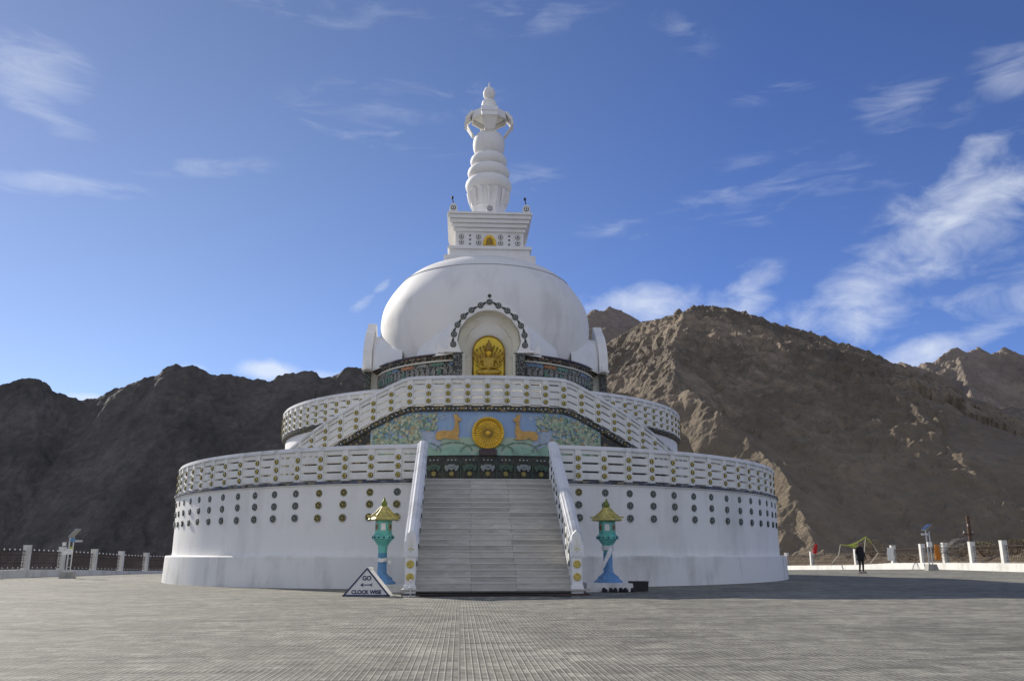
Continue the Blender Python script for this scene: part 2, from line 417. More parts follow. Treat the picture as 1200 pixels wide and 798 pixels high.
# medallions --------------------------------------------------------------
def medallion_mesh(r, kind):
    b = MB()
    # facing -Y : local plane xz, thickness along y
    def ring(r0, r1, y, mi, n=20):
        vs = []; fs = []
        for k in range(n):
            a = 2*PI*k/n
            vs += [(r0*math.cos(a), y, r0*math.sin(a)), (r1*math.cos(a), y, r1*math.sin(a))]
        for k in range(n):
            k2 = (k+1) % n; fs.append((2*k, 2*k+1, 2*k2+1, 2*k2))
        b.add(vs, fs, mi)
    M = Matrix.Rotation(PI/2, 4, 'X')
    b.lathe([(r, 0), (r, 0.020), (r*0.93, 0.028)], 20, mi=0, M=M)
    if kind == 'rail':
        b.lathe([(r*0.86, 0.028), (r*0.80, 0.040), (r*0.3, 0.044)], 20, mi=1, M=M)
        b.lathe([(r*0.36, 0.044), (r*0.30, 0.052)], 12, mi=0, M=M)
        for k in range(8):
            a = 2*PI*k/8
            b.box((math.cos(a)*r*0.58, -0.044, math.sin(a)*r*0.58), (r*0.10, 0.006, r*0.10), 0)
    else:
        ring(r*0.80, r*0.90, -0.031, 1)
        for k in range(5):
            a = 2*PI*k/5+PI/2; pts = []
            for t in range(7):
                q = t/6; rr = r*(0.18+0.60*q); w = 0.32*math.sin(PI*q)
                pts.append((rr*math.cos(a+w), -0.034, rr*math.sin(a+w)))
            b.tube(pts, r*0.055, 4, 1)
        b.lathe([(r*0.2, 0.028), (r*0.15, 0.042)], 12, mi=1, M=M)
    return b
def place_on(o, R, a, z):
    o.location = (R*math.sin(R_(a)), -R*math.cos(R_(a)), z); o.rotation_euler = (0, 0, R_(a))
proto_gold = medallion_mesh(0.117, 'wall').build('wall_medallion', [dark, disc_gold], wall)
proto_grey = medallion_mesh(0.117, 'wall').build('wall_medallion', [dark, disc_grey], wall)
first = {0: True, 1: True}
cols_l = [-(12.75+3.97*k) for k in range(16)]
cols_r = [12.55+3.97*k for k in range(14)]
cnt = 0
for a in cols_l+cols_r:
    for j, z in enumerate((2.90, 2.52, 2.13)):
        kd = 0 if (-28 < a < 0 and not (j == 0 and a > -14)) or (a > 0 and a < 14 and j == 0) else 1
        src = (proto_gold, proto_grey)[kd]
        o = src if first[kd] else src.copy()
        if not first[kd]: COL.objects.link(o)
        first[kd] = False
        o['label'] = ('dark round medallion with gold petals', 'dark round medallion with grey petals')[kd]
        place_on(o, 12.86+0.006*j, a+random.uniform(-.05, .05), z+random.uniform(-.012, .012)); o.rotation_euler.y = random.uniform(0, 6.28)

# balustrades -------------------------------------------------------------
rail_med = medallion_mesh(0.086, 'rail')
rail_me = None
extra = []           # medallions past the hundred
def one_medallion(R, a, z, parent):
    global rail_me
    if rail_me is None:
        o = rail_med.build('rail_medallion', [dark, disc_gold], parent); rail_me = o.data
    else:
        o = bpy.data.objects.new('rail_medallion', rail_me); COL.objects.link(o); o.parent = parent
    place_on(o, R, a, z); return o
def balustrade(name, R, zb, h, a0, a1, posts, zf=lambda a: 0.0, med='objects', label=None, start_end_post=True, postwidth=0.2):
    """R outer radius; zb bottom; h height; zf(a) height offset"""
    th = 0.13
    dpost = math.degrees(0.5*postwidth/R); dsol = math.degrees(0.155/R)
    Z = lambda o: (lambda a: zb+o+zf(a))
    hh = h/1.10
    body = MB()
    boards = [(0.045, 0.25), (0.315, 0.52), (0.585, 0.775), (0.84, 0.965)]
    for lo, hi in boards: body.sector(R-th, R, Z(lo*hh), Z(hi*hh), a0, a1)
    for p in posts:      # solid bays behind posts fill the slots
        if p-dsol < a0 or p+dsol > a1: continue
        for lo, hi in ((0, 0.045), (0.25, 0.315), (0.52, 0.585), (0.775, 0.84)):
            body.sector(R-th+0.004, R-0.004, Z(lo*hh), Z(hi*hh), p-dsol, p+dsol, 1)
    bal = part(name, body, rail_white, label=label)
    cp = MB(); cp.sector(R-th-0.10, R+0.06, Z(0.97*hh), Z(1.03*hh), a0, a1); cp.sector(R-th-0.06, R+0.02, Z(1.032*hh), Z(1.10*hh), a0, a1)
    cp.build('handrail', coping, bal)
    for p in posts:
        q = MB(); q.sector(R-0.0, R+0.045, Z(0.0), Z(0.968*hh), p-dpost, p+dpost, 1)
        q.build('balustrade_post', rail_white, bal)
        for zz in (0.16, 0.43, 0.70):
            zc = zb+zz*hh+zf(p)
            if med == 'objects' or (med == 'some' and abs(p) < 7): one_medallion(R+0.045, p, zc, bal)
            else: extra.append((R+0.045, p, zc))
    return bal
balustrade('lower_balustrade', 12.83, 3.26, 1.10, -100, -9.8, cols_l)
balustrade('lower_balustrade', 12.83, 3.26, 1.10, 9.4, 95, cols_r)
AF = 16.5
def zf(a):
    t = abs(a)-AF
    if t < -2: return 0.0
    if t < 2: return -0.073*(t+2)**2/8
    return -0.073*t
balustrade('flight_balustrade', 10.0, 6.07, 1.05, -56, 56, [3.94*k for k in range(-14, 15)], zf, 'some')
# upper terrace
UX = 0.10
up_posts = [-88+4.0*k for k in range(0, 18)]+[20+4.0*k for k in range(0, 18)]
bl = balustrade('upper_balustrade', 8.93, 5.90, 1.07, -120, 120, up_posts, med='extra'); bl.location.x = UX
b = MB(); mm = medallion_mesh(0.086, 'rail')
for R, a, z in extra:
    M = Matrix.Translation((R*math.sin(R_(a)), -R*math.cos(R_(a)), z)) @ Matrix.Rotation(R_(a), 4, 'Z')
    if R < 9.5: M = Matrix.Translation((UX, 0, 0)) @ M
    o = len(b.v); b.v += [tuple(M @ Vector(p)) for p in mm.v]; b.f += [tuple(o+i for i in f) for f in mm.f]; b.m += mm.m
e = part('rail_medallions', b, [dark, disc_gold]); e['kind'] = 'stuff'
# upper terrace wall, eave, floor
b = MB(); b.lathe([(8.82, 3.2), (8.82, 5.72)], 140, (UX, 0, 0), close=False); part('upper_wall', b, white, smooth=30)
b = MB(); b.lathe([(8.84, 5.72), (8.96, 5.78), (8.98, 5.87), (8.7, 5.90)], 140, (UX, 0, 0), close=False); part('eave_moulding', b, border_m, smooth=30)
b = MB(); b.lathe([(8.85, 5.88), (0.5, 5.89)], 100, (UX, 0, 0), close=False); b.sector(8.0, 9.86, 5.875, 5.98, -18, 18)
part('upper_floor', b, concrete)
# bay wall: painted mural, border, frieze
for sgn, nm in ((-1, 'curved_flight'), (1, 'curved_flight')):
    q = MB()
    for k in range(16):
        a_ = AF+k*2.45; z = 5.90-0.18*(k+1)
        if z < 3.3: break
        lo, hi = sorted((sgn*a_, sgn*(a_+2.45)))
        q.sector(8.83, 9.84, 3.2, z, lo, hi)
    part(nm, q, concrete)
MR = 9.90
b = MB(); b.sector(MR-0.3, MR-0.05, 3.2, lambda a: max(3.25, 6.05+zf(a)), -56, 56); part('bay_wall', b, white)
b = MB(); b.sector(MR-0.02, MR+0.07, lambda a: 5.86+zf(a), lambda a: 6.05+zf(a), -56, 56); bs = part('border_strip', b, border_m)
q = MB()
for k in range(-62, 63):
    a = k*0.85; z = 5.955+zf(a)
    q.blob((( MR+0.075)*math.sin(R_(a)), -(MR+0.075)*math.cos(R_(a)), z), (0.028, 0.028, 0.028), 0 if k % 3 else 1, 6, 4)
q.build('border_flowers', [cloud_paint, disc_gold], bs)
for s_ in (-1, 1):
    b = MB(); lo, hi = sorted((s_*24.5, s_*50)); b.sector(MR-0.05, MR+0.0, 3.25, lambda a: max(3.26, 5.86+zf(a)), lo, hi)
    part('side_panel', b, border_m)
mural = MB()
mural.sector(MR-0.05, MR, 4.95, lambda a: min(5.86, 5.86+zf(a)), -24.5, 24.5, 40, 0)
mural.sector(MR-0.05, MR, 4.33, 4.95, -24.5, 24.5, 40, 1)
mu = part('mural', mural, [sky_paint, green_paint], label='painted mural with deer, wheel and green hills')
def wrap(mb, pts, r0, r1, mi=0):
    """small outline (s, z) on the bay wall"""
    n = len(pts)
    vs = []
    for R in (r1, r0):
        for s_, z in pts:
            a = s_/MR; vs.append((R*math.sin(a), -R*math.cos(a), z))
    mb.add(vs, [tuple(range(n)), tuple(reversed(range(n, 2*n)))]+[(i, n+i, n+(i+1) % n, (i+1) % n) for i in range(n)], mi)
def ell(cx, cz, rx, rz, n=14, rot=0):
    out = []
    for k in range(n):
        a = 2*PI*k/n; x, z = rx*math.cos(a), rz*math.sin(a)
        out.append((cx+x*math.cos(rot)-z*math.sin(rot), cz+x*math.sin(rot)+z*math.cos(rot)))
    return out
hl = MB()
for ci, hgt, wd in ((-1.15, 0.30, 0.62), (1.15, 0.30, 0.62), (-2.35, 0.42, 0.7), (2.35, 0.42, 0.7), (0.0, 0.2, 0.5), (-3.4, 0.3, 0.6), (3.4, 0.3, 0.6)):
    d = math.degrees(1/MR)
    hl.sector(MR, MR+0.022, 4.335, (lambda c_, h_, w_: (lambda a: 4.34+h_*max(0, 1-((a/d-c_)/w_)**2)**0.8))(ci, hgt, wd), (ci-wd)*d, (ci+wd)*d, 14, 0)
hl.build('painted_hills', [hill_green], mu)
lf = MB(); rr = random.Random(3)
def leafy_bit(s_, z, r, mi):
    n = 5; a0 = rr.random()*6
    wrap(lf, [(s_+r*math.cos(a0+2*PI*k/n)*rr.uniform(.6, 1.1), z+r*math.sin(a0+2*PI*k/n)*rr.uniform(.6, 1.1)) for k in range(n)], MR, MR+0.03+rr.random()*0.01, mi)
for sgn in (-1, 1):
    for k in range(760):     # trees left and right
        s_ = rr.uniform(1.75, 4.15); zt = 5.82+zf(math.degrees(s_/MR))
        z = rr.uniform(4.4, zt) if rr.random() < .6 else rr.gauss(5.45, .2)
        if z > zt-0.03 or (s_ < 2.3 and z < 5.2): continue
        leafy_bit(sgn*s_, z, rr.uniform(0.025, 0.085), rr.choice([0, 1, 1, 2, 3, 2, 4, 1, 5]))
    for arc in ((1.15, 4.66, 0.62, 0.28), (2.1, 4.62, 0.5, 0.3), (0.55, 4.6, 0.35, 0.25)):    # vine-like hill edges
        for t in range(26):
            q = PI*t/25
            leafy_bit(sgn*(arc[0]+arc[2]*math.cos(q)), arc[1]-0.16+arc[3]*math.sin(q), rr.uniform(.018, .04), rr.choice([0, 0, 5]))
lf.build('painted_foliage', [plain('leaf_deep', (0.15, 0.24, 0.17), .7), plain('leaf_pale', (0.38, 0.46, 0.30), .7), plain('leaf_cream', (0.52, 0.52, 0.38), .7), plain('leaf_teal', (0.22, 0.34, 0.36), .7), plain('leaf_orange', (0.46, 0.33, 0.18), .7), plain('leaf_mid', (0.22, 0.34, 0.24), .7)], mu)
cl_mats = [cloud_paint, plain('lavender_paint', (.38, .44, .52), .7)]
for sgn in (-1, 1):
    cl = MB()
    for (s_, z, r) in ((1.78, 5.68, .10), (1.62, 5.66, .09), (1.48, 5.69, .10), (1.55, 5.60, .07), (2.25, 5.5, .1), (2.4, 5.42, .13), (2.1, 5.35, .08)):
        pts = []
        for t in range(15):
            q = 2*PI*1.15*t/14; rq = r*(1-0.5*t/14)
            a = sgn*(s_+rq*math.cos(q))/MR; pts.append(((MR+0.012)*math.sin(a), -(MR+0.012)*math.cos(a), z+rq*0.8*math.sin(q)))
        cl.tube(pts, 0.011, 4)
    cl.build('painted_clouds', cl_mats, mu); cl = MB()
    wrap(cl, ell(sgn*2.05, 4.98, .30, .22, 14, sgn*.3), MR, MR+0.02, 1)
    wrap(cl, ell(sgn*1.88, 4.78, .34, .22, 14, sgn*.5), MR, MR+0.018, 1)
    cl.build('painted_mist', cl_mats, mu)

for sgn in (-1, 1):
    d = MB(); c0 = sgn*1.38
    Pz = lambda pts: [(c0+sgn*x*0.95, z) for x, z in pts]
    wrap(d, Pz([(.40, 4.87), (.43, 5.03), (.37, 5.16), (.1, 5.19), (-.15, 5.17), (-.25, 5.25), (-.28, 5.45), (-.26, 5.60), (-.23, 5.68), (-.21, 5.78), (-.29, 5.72), (-.35, 5.79), (-.36, 5.70), (-.41, 5.65), (-.51, 5.56), (-.49, 5.51), (-.40, 5.53), (-.40, 5.40), (-.43, 5.2), (-.42, 5.05), (-.36, 4.96), (-.45, 4.91), (-.45, 4.87), (-.1, 4.885), (.1, 4.93), (.2, 4.87)])[::1 if sgn < 0 else -1], MR, MR+0.05)
    d.build('painted_deer', deer_paint, mu)
w = MB(); Mw = Matrix.Translation((0.03, -(MR+0.0), 5.09)) @ Matrix.Rotation(PI/2, 4, 'X')
w.lathe([(0.56, 0.0), (0.56, 0.09), (0.52, 0.12), (0.47, 0.10), (0.44, 0.05)], 48, mi=0, M=Mw)
w.lathe([(0.08, 0.05), (0.08, 0.10), (0.03, 0.12)], 20, mi=0, M=Mw)
for k in range(32):
    a = 2*PI*k/32
    w.tube([Mw @ Vector((math.cos(a)*.12, math.sin(a)*.12, 0.06)), Mw @ Vector((math.cos(a)*.45, math.sin(a)*.45, 0.06))], 0.009, 4, 1)
    w.blob(Mw @ Vector((math.cos(a)*.485, math.sin(a)*.485, 0.113)), (0.018, 0.01, 0.018), 1, 6, 4)
w.lathe([(0.15, 0.055), (0.15, 0.068), (0.14, 0.07)], 24, mi=1, M=Mw)
part('gold_wheel', w, [gold, bronze], smooth=35)
w = MB(); w.box((0.03, -(MR+0.05), 4.42), (0.62, 0.12, 0.19)); w.box((0.03, -(MR+0.05), 4.535), (0.5, 0.14, 0.04)); part('wheel_pedestal', w, maroon)
# frieze of lions
b = MB(); b.sector(MR-0.05, MR+0.0, 3.25, 4.30, -24.4, 24.4, 30); b.sector(MR-0.03, MR+0.03, 4.30, 4.33, -24.4, 24.4, 30)
frieze_gold = plain('frieze_gold', (.34, .27, .08), .6); frieze_grey = plain('frieze_grey', (.36, .38, .36), .6)
fr = part('lion_frieze', b, frieze_dark)
for k in range(-4, 5):
    c0 = 0.03+0.62*k; q = MB(); ci = 0 if k % 2 == 0 else 1
    wrap(q, [(c0-.22, 4.00), (c0-.25, 3.92), (c0-.19, 3.80), (c0-.13, 3.78), (c0-.1, 3.86), (c0+.1, 3.86), (c0+.13, 3.78), (c0+.19, 3.80), (c0+.25, 3.92), (c0+.22, 4.0), (c0+.16, 3.97), (c0+.1, 4.02), (c0-.1, 4.02), (c0-.16, 3.97)][::-1], MR, MR+0.05, 0)
    wrap(q, ell(c0, 3.90, .09, .085), MR+.05, MR+0.09, 0)
    wrap(q, ell(c0-.03, 3.92, .018, .018, 6), MR+.09, MR+0.1, 1); wrap(q, ell(c0+.03, 3.92, .018, .018, 6), MR+.09, MR+0.1, 1)
    for t in range(4):
        wrap(q, ell(c0, 3.70, .10, .028, 8, t*PI/4), MR, MR+0.03+0.004*t, 2)
    for dx in (-.13, 0, .13): wrap(q, ell(c0+dx, 4.17, .033, .03, 8), MR, MR+0.03, 3)
    wrap(q, [(c0-.315, 3.5), (c0-.295, 3.5), (c0-.295, 4.1), (c0-.315, 4.1)], MR, MR+0.03, 3 if False else 4)
    q.build('frieze_lion', [(plain('lion_grey', (0.28, 0.30, 0.29), .6), plain('lion_green', (0.07, 0.12, 0.08), .6))[ci], black, frieze_gold, frieze_grey, leafy], fr)

nosing_m = plain('step_nosing', (0.54, 0.52, 0.475), .5, 0, .12, 3)
# stairs --------------------------------------------------------------------
Z0s, Y0s, Y1s, HW = 0.20, -17.62, -12.9, 1.91
b = MB(); b.box((0, -15.4, -0.1+0.07), (4.56, 5.0, 0.24)); b.box((0, -15.4, 0.172), (4.60, 5.08, 0.04), 1)
SXC = -0.045
stairs = part('staircase', b, [maroon, step_m])
NS = 20
for k in range(NS):
    z1 = Z0s+(3.25-Z0s)*(k+1)/NS; y = Y0s+(Y1s-Y0s)*k/NS
    q = MB(); q.box((-0.045, (y-12.2)/2, (z1-0.035+0.1)/2), (2*HW, abs(-12.2-y), z1-0.035-0.1)); q.box((-0.045, (y-0.018-12.2)/2, z1-0.0175), (2*HW-0.004, abs(-12.2-y)+0.018, 0.035), 1)
    q.build('step', [step_m, nosing_m], stairs)
# parapets
def ztop(y): return 1.52+(4.38-1.52)*(y+17.62)/(17.62-12.75)
for s_ in (-1, 1):
    x0, x1 = (HW+0.003, HW+0.26)
    xm = -0.045+s_*(x0+x1)/2; wd = x1-x0
    q = MB()
    zs_ = lambda y: Z0s+(3.25-Z0s)*(y-Y0s)/(Y1s-Y0s)
    ya, yb = -17.60, -12.6
    # solid wall below the nosing line
    q.add([(xm-wd/2, ya, 0.0), (xm+wd/2, ya, 0.0), (xm+wd/2, yb, 0.0), (xm-wd/2, yb, 0.0), (xm-wd/2, ya, zs_(ya)+.22), (xm+wd/2, ya, zs_(ya)+.22), (xm+wd/2, yb, zs_(yb)+.22), (xm-wd/2, yb, zs_(yb)+.22)],
          [(0,3,2,1),(4,5,6,7),(0,1,5,4),(1,2,6,5),(2,3,7,6),(3,0,4,7)])
    for lo, hi in ((0.28, 0.48), (0.54, 0.74), (0.80, 1.0)):
        def zz(y, t): return zs_(y)+.22+(ztop(y)-zs_(y)-.36)*((t-.28)/.72)
        q.add([(xm-wd*.35, ya, zz(ya,lo)), (xm+wd*.35, ya, zz(ya,lo)), (xm+wd*.35, yb, zz(yb,lo)), (xm-wd*.35, yb, zz(yb,lo)), (xm-wd*.35, ya, zz(ya,hi)), (xm+wd*.35, ya, zz(ya,hi)), (xm+wd*.35, yb, zz(yb,hi)), (xm-wd*.35, yb, zz(yb,hi))],
              [(0,3,2,1),(4,5,6,7),(0,1,5,4),(1,2,6,5),(2,3,7,6),(3,0,4,7)])
    for k in range(8):
        y = ya+0.35+k*0.66
        zl, zh = zs_(y)+.15, ztop(y)-0.13
        q.box((xm, y, (zl+zh)/2), (wd*.92, .2, zh-zl))
        for t in (.2, .5, .8):
            Mi = Matrix.Translation((xm-s_*wd*.47, y, zl+(zh-zl)*t)) @ Matrix.Rotation(-s_*PI/2, 4, 'Z')
            Mi = Mi @ Matrix.Rotation(PI/2, 4, 'X')
            q.lathe([(.07, 0), (.07, .012), (.05, .02)], 12, mi=1, M=Mi)
    pp = part('stair_parapet', q, [rail_white, dark])
    # coping: thick, slightly humped, runs over the pier
    q = MB()
    sec = [(-.17, 0), (-.17, .055), (-.14, .058), (-.13, .11), (-.09, .115), (-.05, .14), (.05, .14), (.09, .115), (.13, .11), (.14, .058), (.17, .055), (.17, 0)]
    path = [(-17.86, ztop(-17.86)-.42), (-17.80, ztop(-17.80)-.16), (-17.6, ztop(-17.6)-.12), (-12.62, ztop(-12.62)-.12), (-12.62, ztop(-12.62)-.13)]
    path = path[:4]
    vs = []; fs = []
    for (y, z) in path:
        for (x, dz) in sec: vs.append((xm+x, y, z+dz))
    n = len(sec)
    for i in range(len(path)-1):
        for k in range(n): fs.append((i*n+k, i*n+(k+1) % n, (i+1)*n+(k+1) % n, (i+1)*n+k))
    fs += [tuple(range(n)), tuple(reversed(range((len(path)-1)*n, len(path)*n)))]
    q.add(vs, fs); q.build('coping', coping, pp)
    q = MB()
    q.box((xm, -17.72, 0.66), (.25, .22, 1.32)); q.box((xm, -17.72, 0.16), (.30, .28, .24))
    q.prism([(xm-.125, 1.321), (xm+.125, 1.321), (xm+.11, 1.48), (xm, 1.60), (xm-.11, 1.48)], -17.82, -17.62)
    pier = q.build('newel_pier', white, pp)
    for z, mi in ((0.48, 0), (0.78, 0), (1.08, 1)):
        r = MB(); Mi = Matrix.Translation((xm, -17.83, z)) @ Matrix.Rotation(PI/2, 4, 'X')
        r.lathe([(.095, 0), (.095, .02), (.07, .03), (.03, .022), (.02, .03)], 18, M=Mi)
        r.build('pier_medallion', (disc_gold, pale_gold)[mi], pier)
    r = MB(); r.prism([(xm-.06, 1.20), (xm+.06, 1.20), (xm+.02, 1.30), (xm, 1.42), (xm-.02, 1.30)], -17.855, -17.83); r.build('pointed_relief', cream, pier)

# drum ----------------------------------------------------------------------
DX = 0.19
gap = 11.5
segs = [(-90+gap, -gap), (gap, 90-gap), (90+gap, 180-gap), (180+gap, 270-gap)]
T = Matrix.Translation((DX, 0, 0))
b = MB()
for a0, a1 in ((-78, -12.2), (12.2, 78), (102, 168), (192, 258)): b.sector(4.6, 5.02, 5.88, 8.9, a0, a1, None, 0, M=T)
dr = part('drum', b, drum_m)
q = MB()
for a0, a1 in segs:
    q.sector(4.9, 5.10, 8.79, 8.84, a0, a1, None, 0, M=T)
    q.sector(4.9, 5.10, 7.55, 7.62, a0, a1, None, 0, M=T)
q.build('ledge_line', cream, dr)
q = MB()
for a0, a1 in segs:
    q.sector(4.5, 5.10, 8.845, 8.93, a0+.3, a1-.3, None, 0, M=T)
    q.sector(4.5, 5.17, 8.932, 9.03, a0+.3, a1-.3, None, 0, M=T)
    q.sector(3.0, 5.24, 9.032, 9.10, a0+.3, a1-.3, None, 1, M=T)
q.build('cornice', [drum_top, maroon], dr)
cols = [plain('tile_orange', (0.42, 0.19, 0.08), .6, 0, .6, 12), plain('tile_blue', (0.16, 0.24, 0.36), .6, 0, .6, 12), plain('tile_green', (0.13, 0.24, 0.18), .6, 0, .6, 12), plain('tile_grey', (0.26, 0.26, 0.24), .6, 0, .6, 12)]
r7 = random.Random(11)
for a0, a1 in segs[:2]:
    q = MB(); a = a0
    while a < a1-3:
        wdt = r7.uniform(3, 9); c_ = r7.choice([0, 1, 2, 3, 3, 2, 1, 3]); q.sector(5.0, 5.045, 8.62, 8.75, a, min(a+wdt, a1), None, c_, M=T); a += wdt+r7.uniform(0.5, 4)
    a = a0+1
    while a < a1-2:     # small carved figures
        for t in range(1):
            hh_ = r7.uniform(.2, .3); q.sector(5.0, 5.055, 8.26, 8.26+hh_, a, a+1.9, 1, r7.choice([3, 3, 2]), M=T)
            q.blob((DX+5.06*math.sin(R_(a+.95)), -5.06*math.cos(R_(a+.95)), 8.26+hh_+.02), (.06, .03, .06), 3, 6, 4)
        a += 3.1
    q.build('frieze_tiles', cols, dr)

# dome ----------------------------------------------------------------------
DOX = 0.17
pts = [(4.55, 9.05), (4.66, 9.5), (4.78, 10.0), (4.87, 10.45), (4.91, 10.85), (4.93, 11.25), (4.91, 11.6), (4.84, 12.0), (4.68, 12.4), (4.44, 12.8), (4.14, 13.2), (3.86, 13.5), (3.66, 13.68), (3.45, 13.83), (3.25, 13.95), (3.1, 14.02), (2.6, 14.24), (2.0, 14.42), (1.2, 14.5)]
def catmull(P, k=3):
    out = []
    for i in range(len(P)-1):
        p0, p1, p2, p3 = P[max(i-1, 0)], P[i], P[i+1], P[min(i+2, len(P)-1)]
        for t in range(k):
            t /= k
            out.append(tuple(0.5*((2*p1[j])+(-p0[j]+p2[j])*t+(2*p0[j]-5*p1[j]+4*p2[j]-p3[j])*t*t+(-p0[j]+3*p1[j]-3*p2[j]+p3[j])*t**3) for j in (0, 1)))
    out.append(P[-1]); return out
b = MB(); b.lathe(catmull(pts[:12], 3)+pts[12:], 128, (DOX, 0, 0), close=False)
dm = part('dome', b, wall_white, smooth=40)
b = MB(); b.lathe([(4.00, 13.33), (4.055, 13.335), (4.045, 13.355), (3.97, 13.37)], 128, (DOX, 0, 0), close=False); b.build('dome_seam', plain('seam_grey', (.45, .45, .45), .8), dm)

# niches --------------------------------------------------------------------
outer = [(1.80, 9.0), (1.68, 9.05), (1.66, 9.45), (1.60, 9.95), (1.30, 10.50), (0.84, 10.97), (0.34, 11.28), (0.0, 11.62)]
inner = [(1.12, 9.0), (1.20, 9.15), (1.31, 9.50), (1.22, 9.98), (0.91, 10.43), (0.47, 10.72), (0.2, 10.79), (0.0, 10.80)]
O = [(-x, z) for x, z in outer]+[(x, z) for x, z in reversed(outer[:-1])]
I = [(-x, z) for x, z in inner]+[(x, z) for x, z in reversed(inner[:-1])]
for qn in range(4):
    M = Matrix.Translation((DX, 0, 0)) @ Matrix.Rotation(qn*PI/2, 4, 'Z')
    b = MB(); n = len(O)
    for y in (-5.56, -5.16):
        pass
    vs = [(x, -5.56, z) for x, z in O]+[(x, -5.56, z) for x, z in I]+[(x, -5.16, z) for x, z in O]+[(x, -5.16, z) for x, z in I]
    fs = []
    for i in range(n-1):
        fs += [(i, i+1, n+i+1, n+i), (2*n+i+1, 2*n+i, 3*n+i, 3*n+i+1), (i+1, i, 2*n+i, 2*n+i+1), (n+i, n+i+1, 3*n+i+1, 3*n+i)]
    fs += [(0, n, 3*n, 2*n), (n-1, 2*n-1+0, 4*n-1, 3*n-1)]
    b.add(vs, fs, 0, M)
    nc = part('niche_arch', b, white, smooth=False)
    # barrel behind the plate (outer skin) and recess
    B_ = [(-1.50, 9.0), (-1.48, 9.6), (-1.42, 10.0), (-1.15, 10.42), (-0.75, 10.75), (-0.3, 10.9), (0, 10.92), (0.3, 10.9), (0.75, 10.75), (1.15, 10.42), (1.42, 10.0), (1.48, 9.6), (1.50, 9.0)]
    B2 = [(-3.1, 9.0), (-2.95, 9.6), (-2.6, 10.02), (-2.0, 10.42), (-1.25, 10.75), (-0.5, 10.92), (0, 10.95), (0.5, 10.92), (1.25, 10.75), (2.0, 10.42), (2.6, 10.02), (2.95, 9.6), (3.1, 9.0)]
    q = MB(); nb = len(B_)
    q.add([(x, -5.16, z) for x, z in B_]+[(x+(x2-x)*.45, -4.75, z+(z2-z)*.4) for (x, z), (x2, z2) in zip(B_, B2)]+[(x, -3.7, z) for x, z in B2], [(k*nb+i, k*nb+i+1, k*nb+nb+i+1, k*nb+nb+i) for k in (0, 1) for i in range(nb-1)], 0, M)
    q.build('niche_vault', white, nc, smooth=50)
    q = MB()
    I2 = [(x*0.98, z-0.01) for x, z in I]
    back = [(x*0.78, 9.0+(z-9.0)*0.80) for x, z in I]
    q.add([(x, -5.30, z) for x, z in I2]+[(x, -4.86, 9.0+(z-9.0)*0.97) for x, z in I2]+[(x, -4.86, z) for x, z in back]+[(x, -4.70, z) for x, z in back],
          [(i, i+1, n+i+1, n+i) for i in range(n-1)]+[(n+i, n+i+1, 2*n+i+1, 2*n+i) for i in range(n-1)]+[(2*n+i, 2*n+i+1, 3*n+i+1, 3*n+i) for i in range(n-1)]+[tuple(3*n+i for i in range(n))], 0, M)
    q.box((-1.09, -5.0, 7.5), (0.22, .6, 3.0), 0, M); q.box((1.09, -5.0, 7.5), (0.22, .6, 3.0), 0, M)
    q.box((0, -4.74, 7.5), (2.2, .1, 3.1), 0, M)
    q.build('niche_recess', cream, nc, smooth=50)
    for s_ in (-1, 1):
        q = MB(); q.box((s_*1.28, -5.36, 7.44), (0.38, 0.30, 3.1), 0, M)
        q.build('carved_pilaster', stone_pat, nc)
    for s_ in (-1, 1): # small upturned ears
        q = MB()
        MM = M @ Matrix.Translation((s_*1.80, 0, 0)) @ Matrix.Scale(s_, 4, (1, 0, 0))
        q.prism([(-.05, 9.0), (.30, 9.0), (.32, 9.10), (.28, 9.28), (.24, 9.42), (.18, 9.26), (.04, 9.12)], -5.40, -5.2, 0, MM)
        q.box((s_*1.62, -5.36, 9.06), (0.42, .44, .10), 0, M)
        q.build('arch_foot', white, nc)
    if qn == 0:
        mid = [((a[0]+c[0])/2, (a[1]+c[1])/2) for a, c in zip(O, I)]
        ln = [0]
        for i in range(1, n): ln.append(ln[-1]+math.dist(mid[i], mid[i-1]))
        def along(t):
            d = t*ln[-1]
            for i in range(1, n):
                if ln[i] >= d:
                    k = (d-ln[i-1])/(ln[i]-ln[i-1]); return (mid[i-1][0]+(mid[i][0]-mid[i-1][0])*k, mid[i-1][1]+(mid[i][1]-mid[i-1][1])*k)
            return mid[-1]
        for k in range(13):
            x, z = along(0.055+0.89*k/12)
            if k == 6: z -= 0.07
            r = MB(); Mi = M @ Matrix.Translation((x, -5.562, z)) @ Matrix.Rotation(PI/2, 4, 'X')
            r.lathe([(.125, 0), (.125, .03), (.10, .04)], 18, M=Mi)
            r.lathe([(.085, .041), (.075, .048), (.045, .048)], 14, mi=1, M=Mi); r.lathe([(.04, .048), (.03, .055)], 10, mi=0, M=Mi)
            for t in range(5):
                a = t*2*PI/5; r.box((0, 0, 0), (.02, .10, .008), 0, Mi @ Matrix.Rotation(a, 4, 'Z') @ Matrix.Translation((0, .06, .052)))
            r.build('arch_medallion', [dark, disc_grey], nc)
            if k < 12:
                x2, z2 = along(0.055+0.89*(k+.5)/12); x3, z3 = along(0.055+0.89*(k+.62)/12)
                sg = 1 if x2 < 0 else -1
                a = math.atan2(z3-z2, x3-x2)
                if sg < 0: a += PI
                r = MB(); Mi = M @ Matrix.Translation((x2, -5.562, z2)) @ Matrix.Rotation(-a, 4, 'Y')
                r.prism([(-.10, -.045), (-.05, -.05), (.08, -.015), (.08, .015), (-.05, .05), (-.10, .045)], -0.02, 0, 0, Mi)
                r.build('drop_ornament', dark, nc)
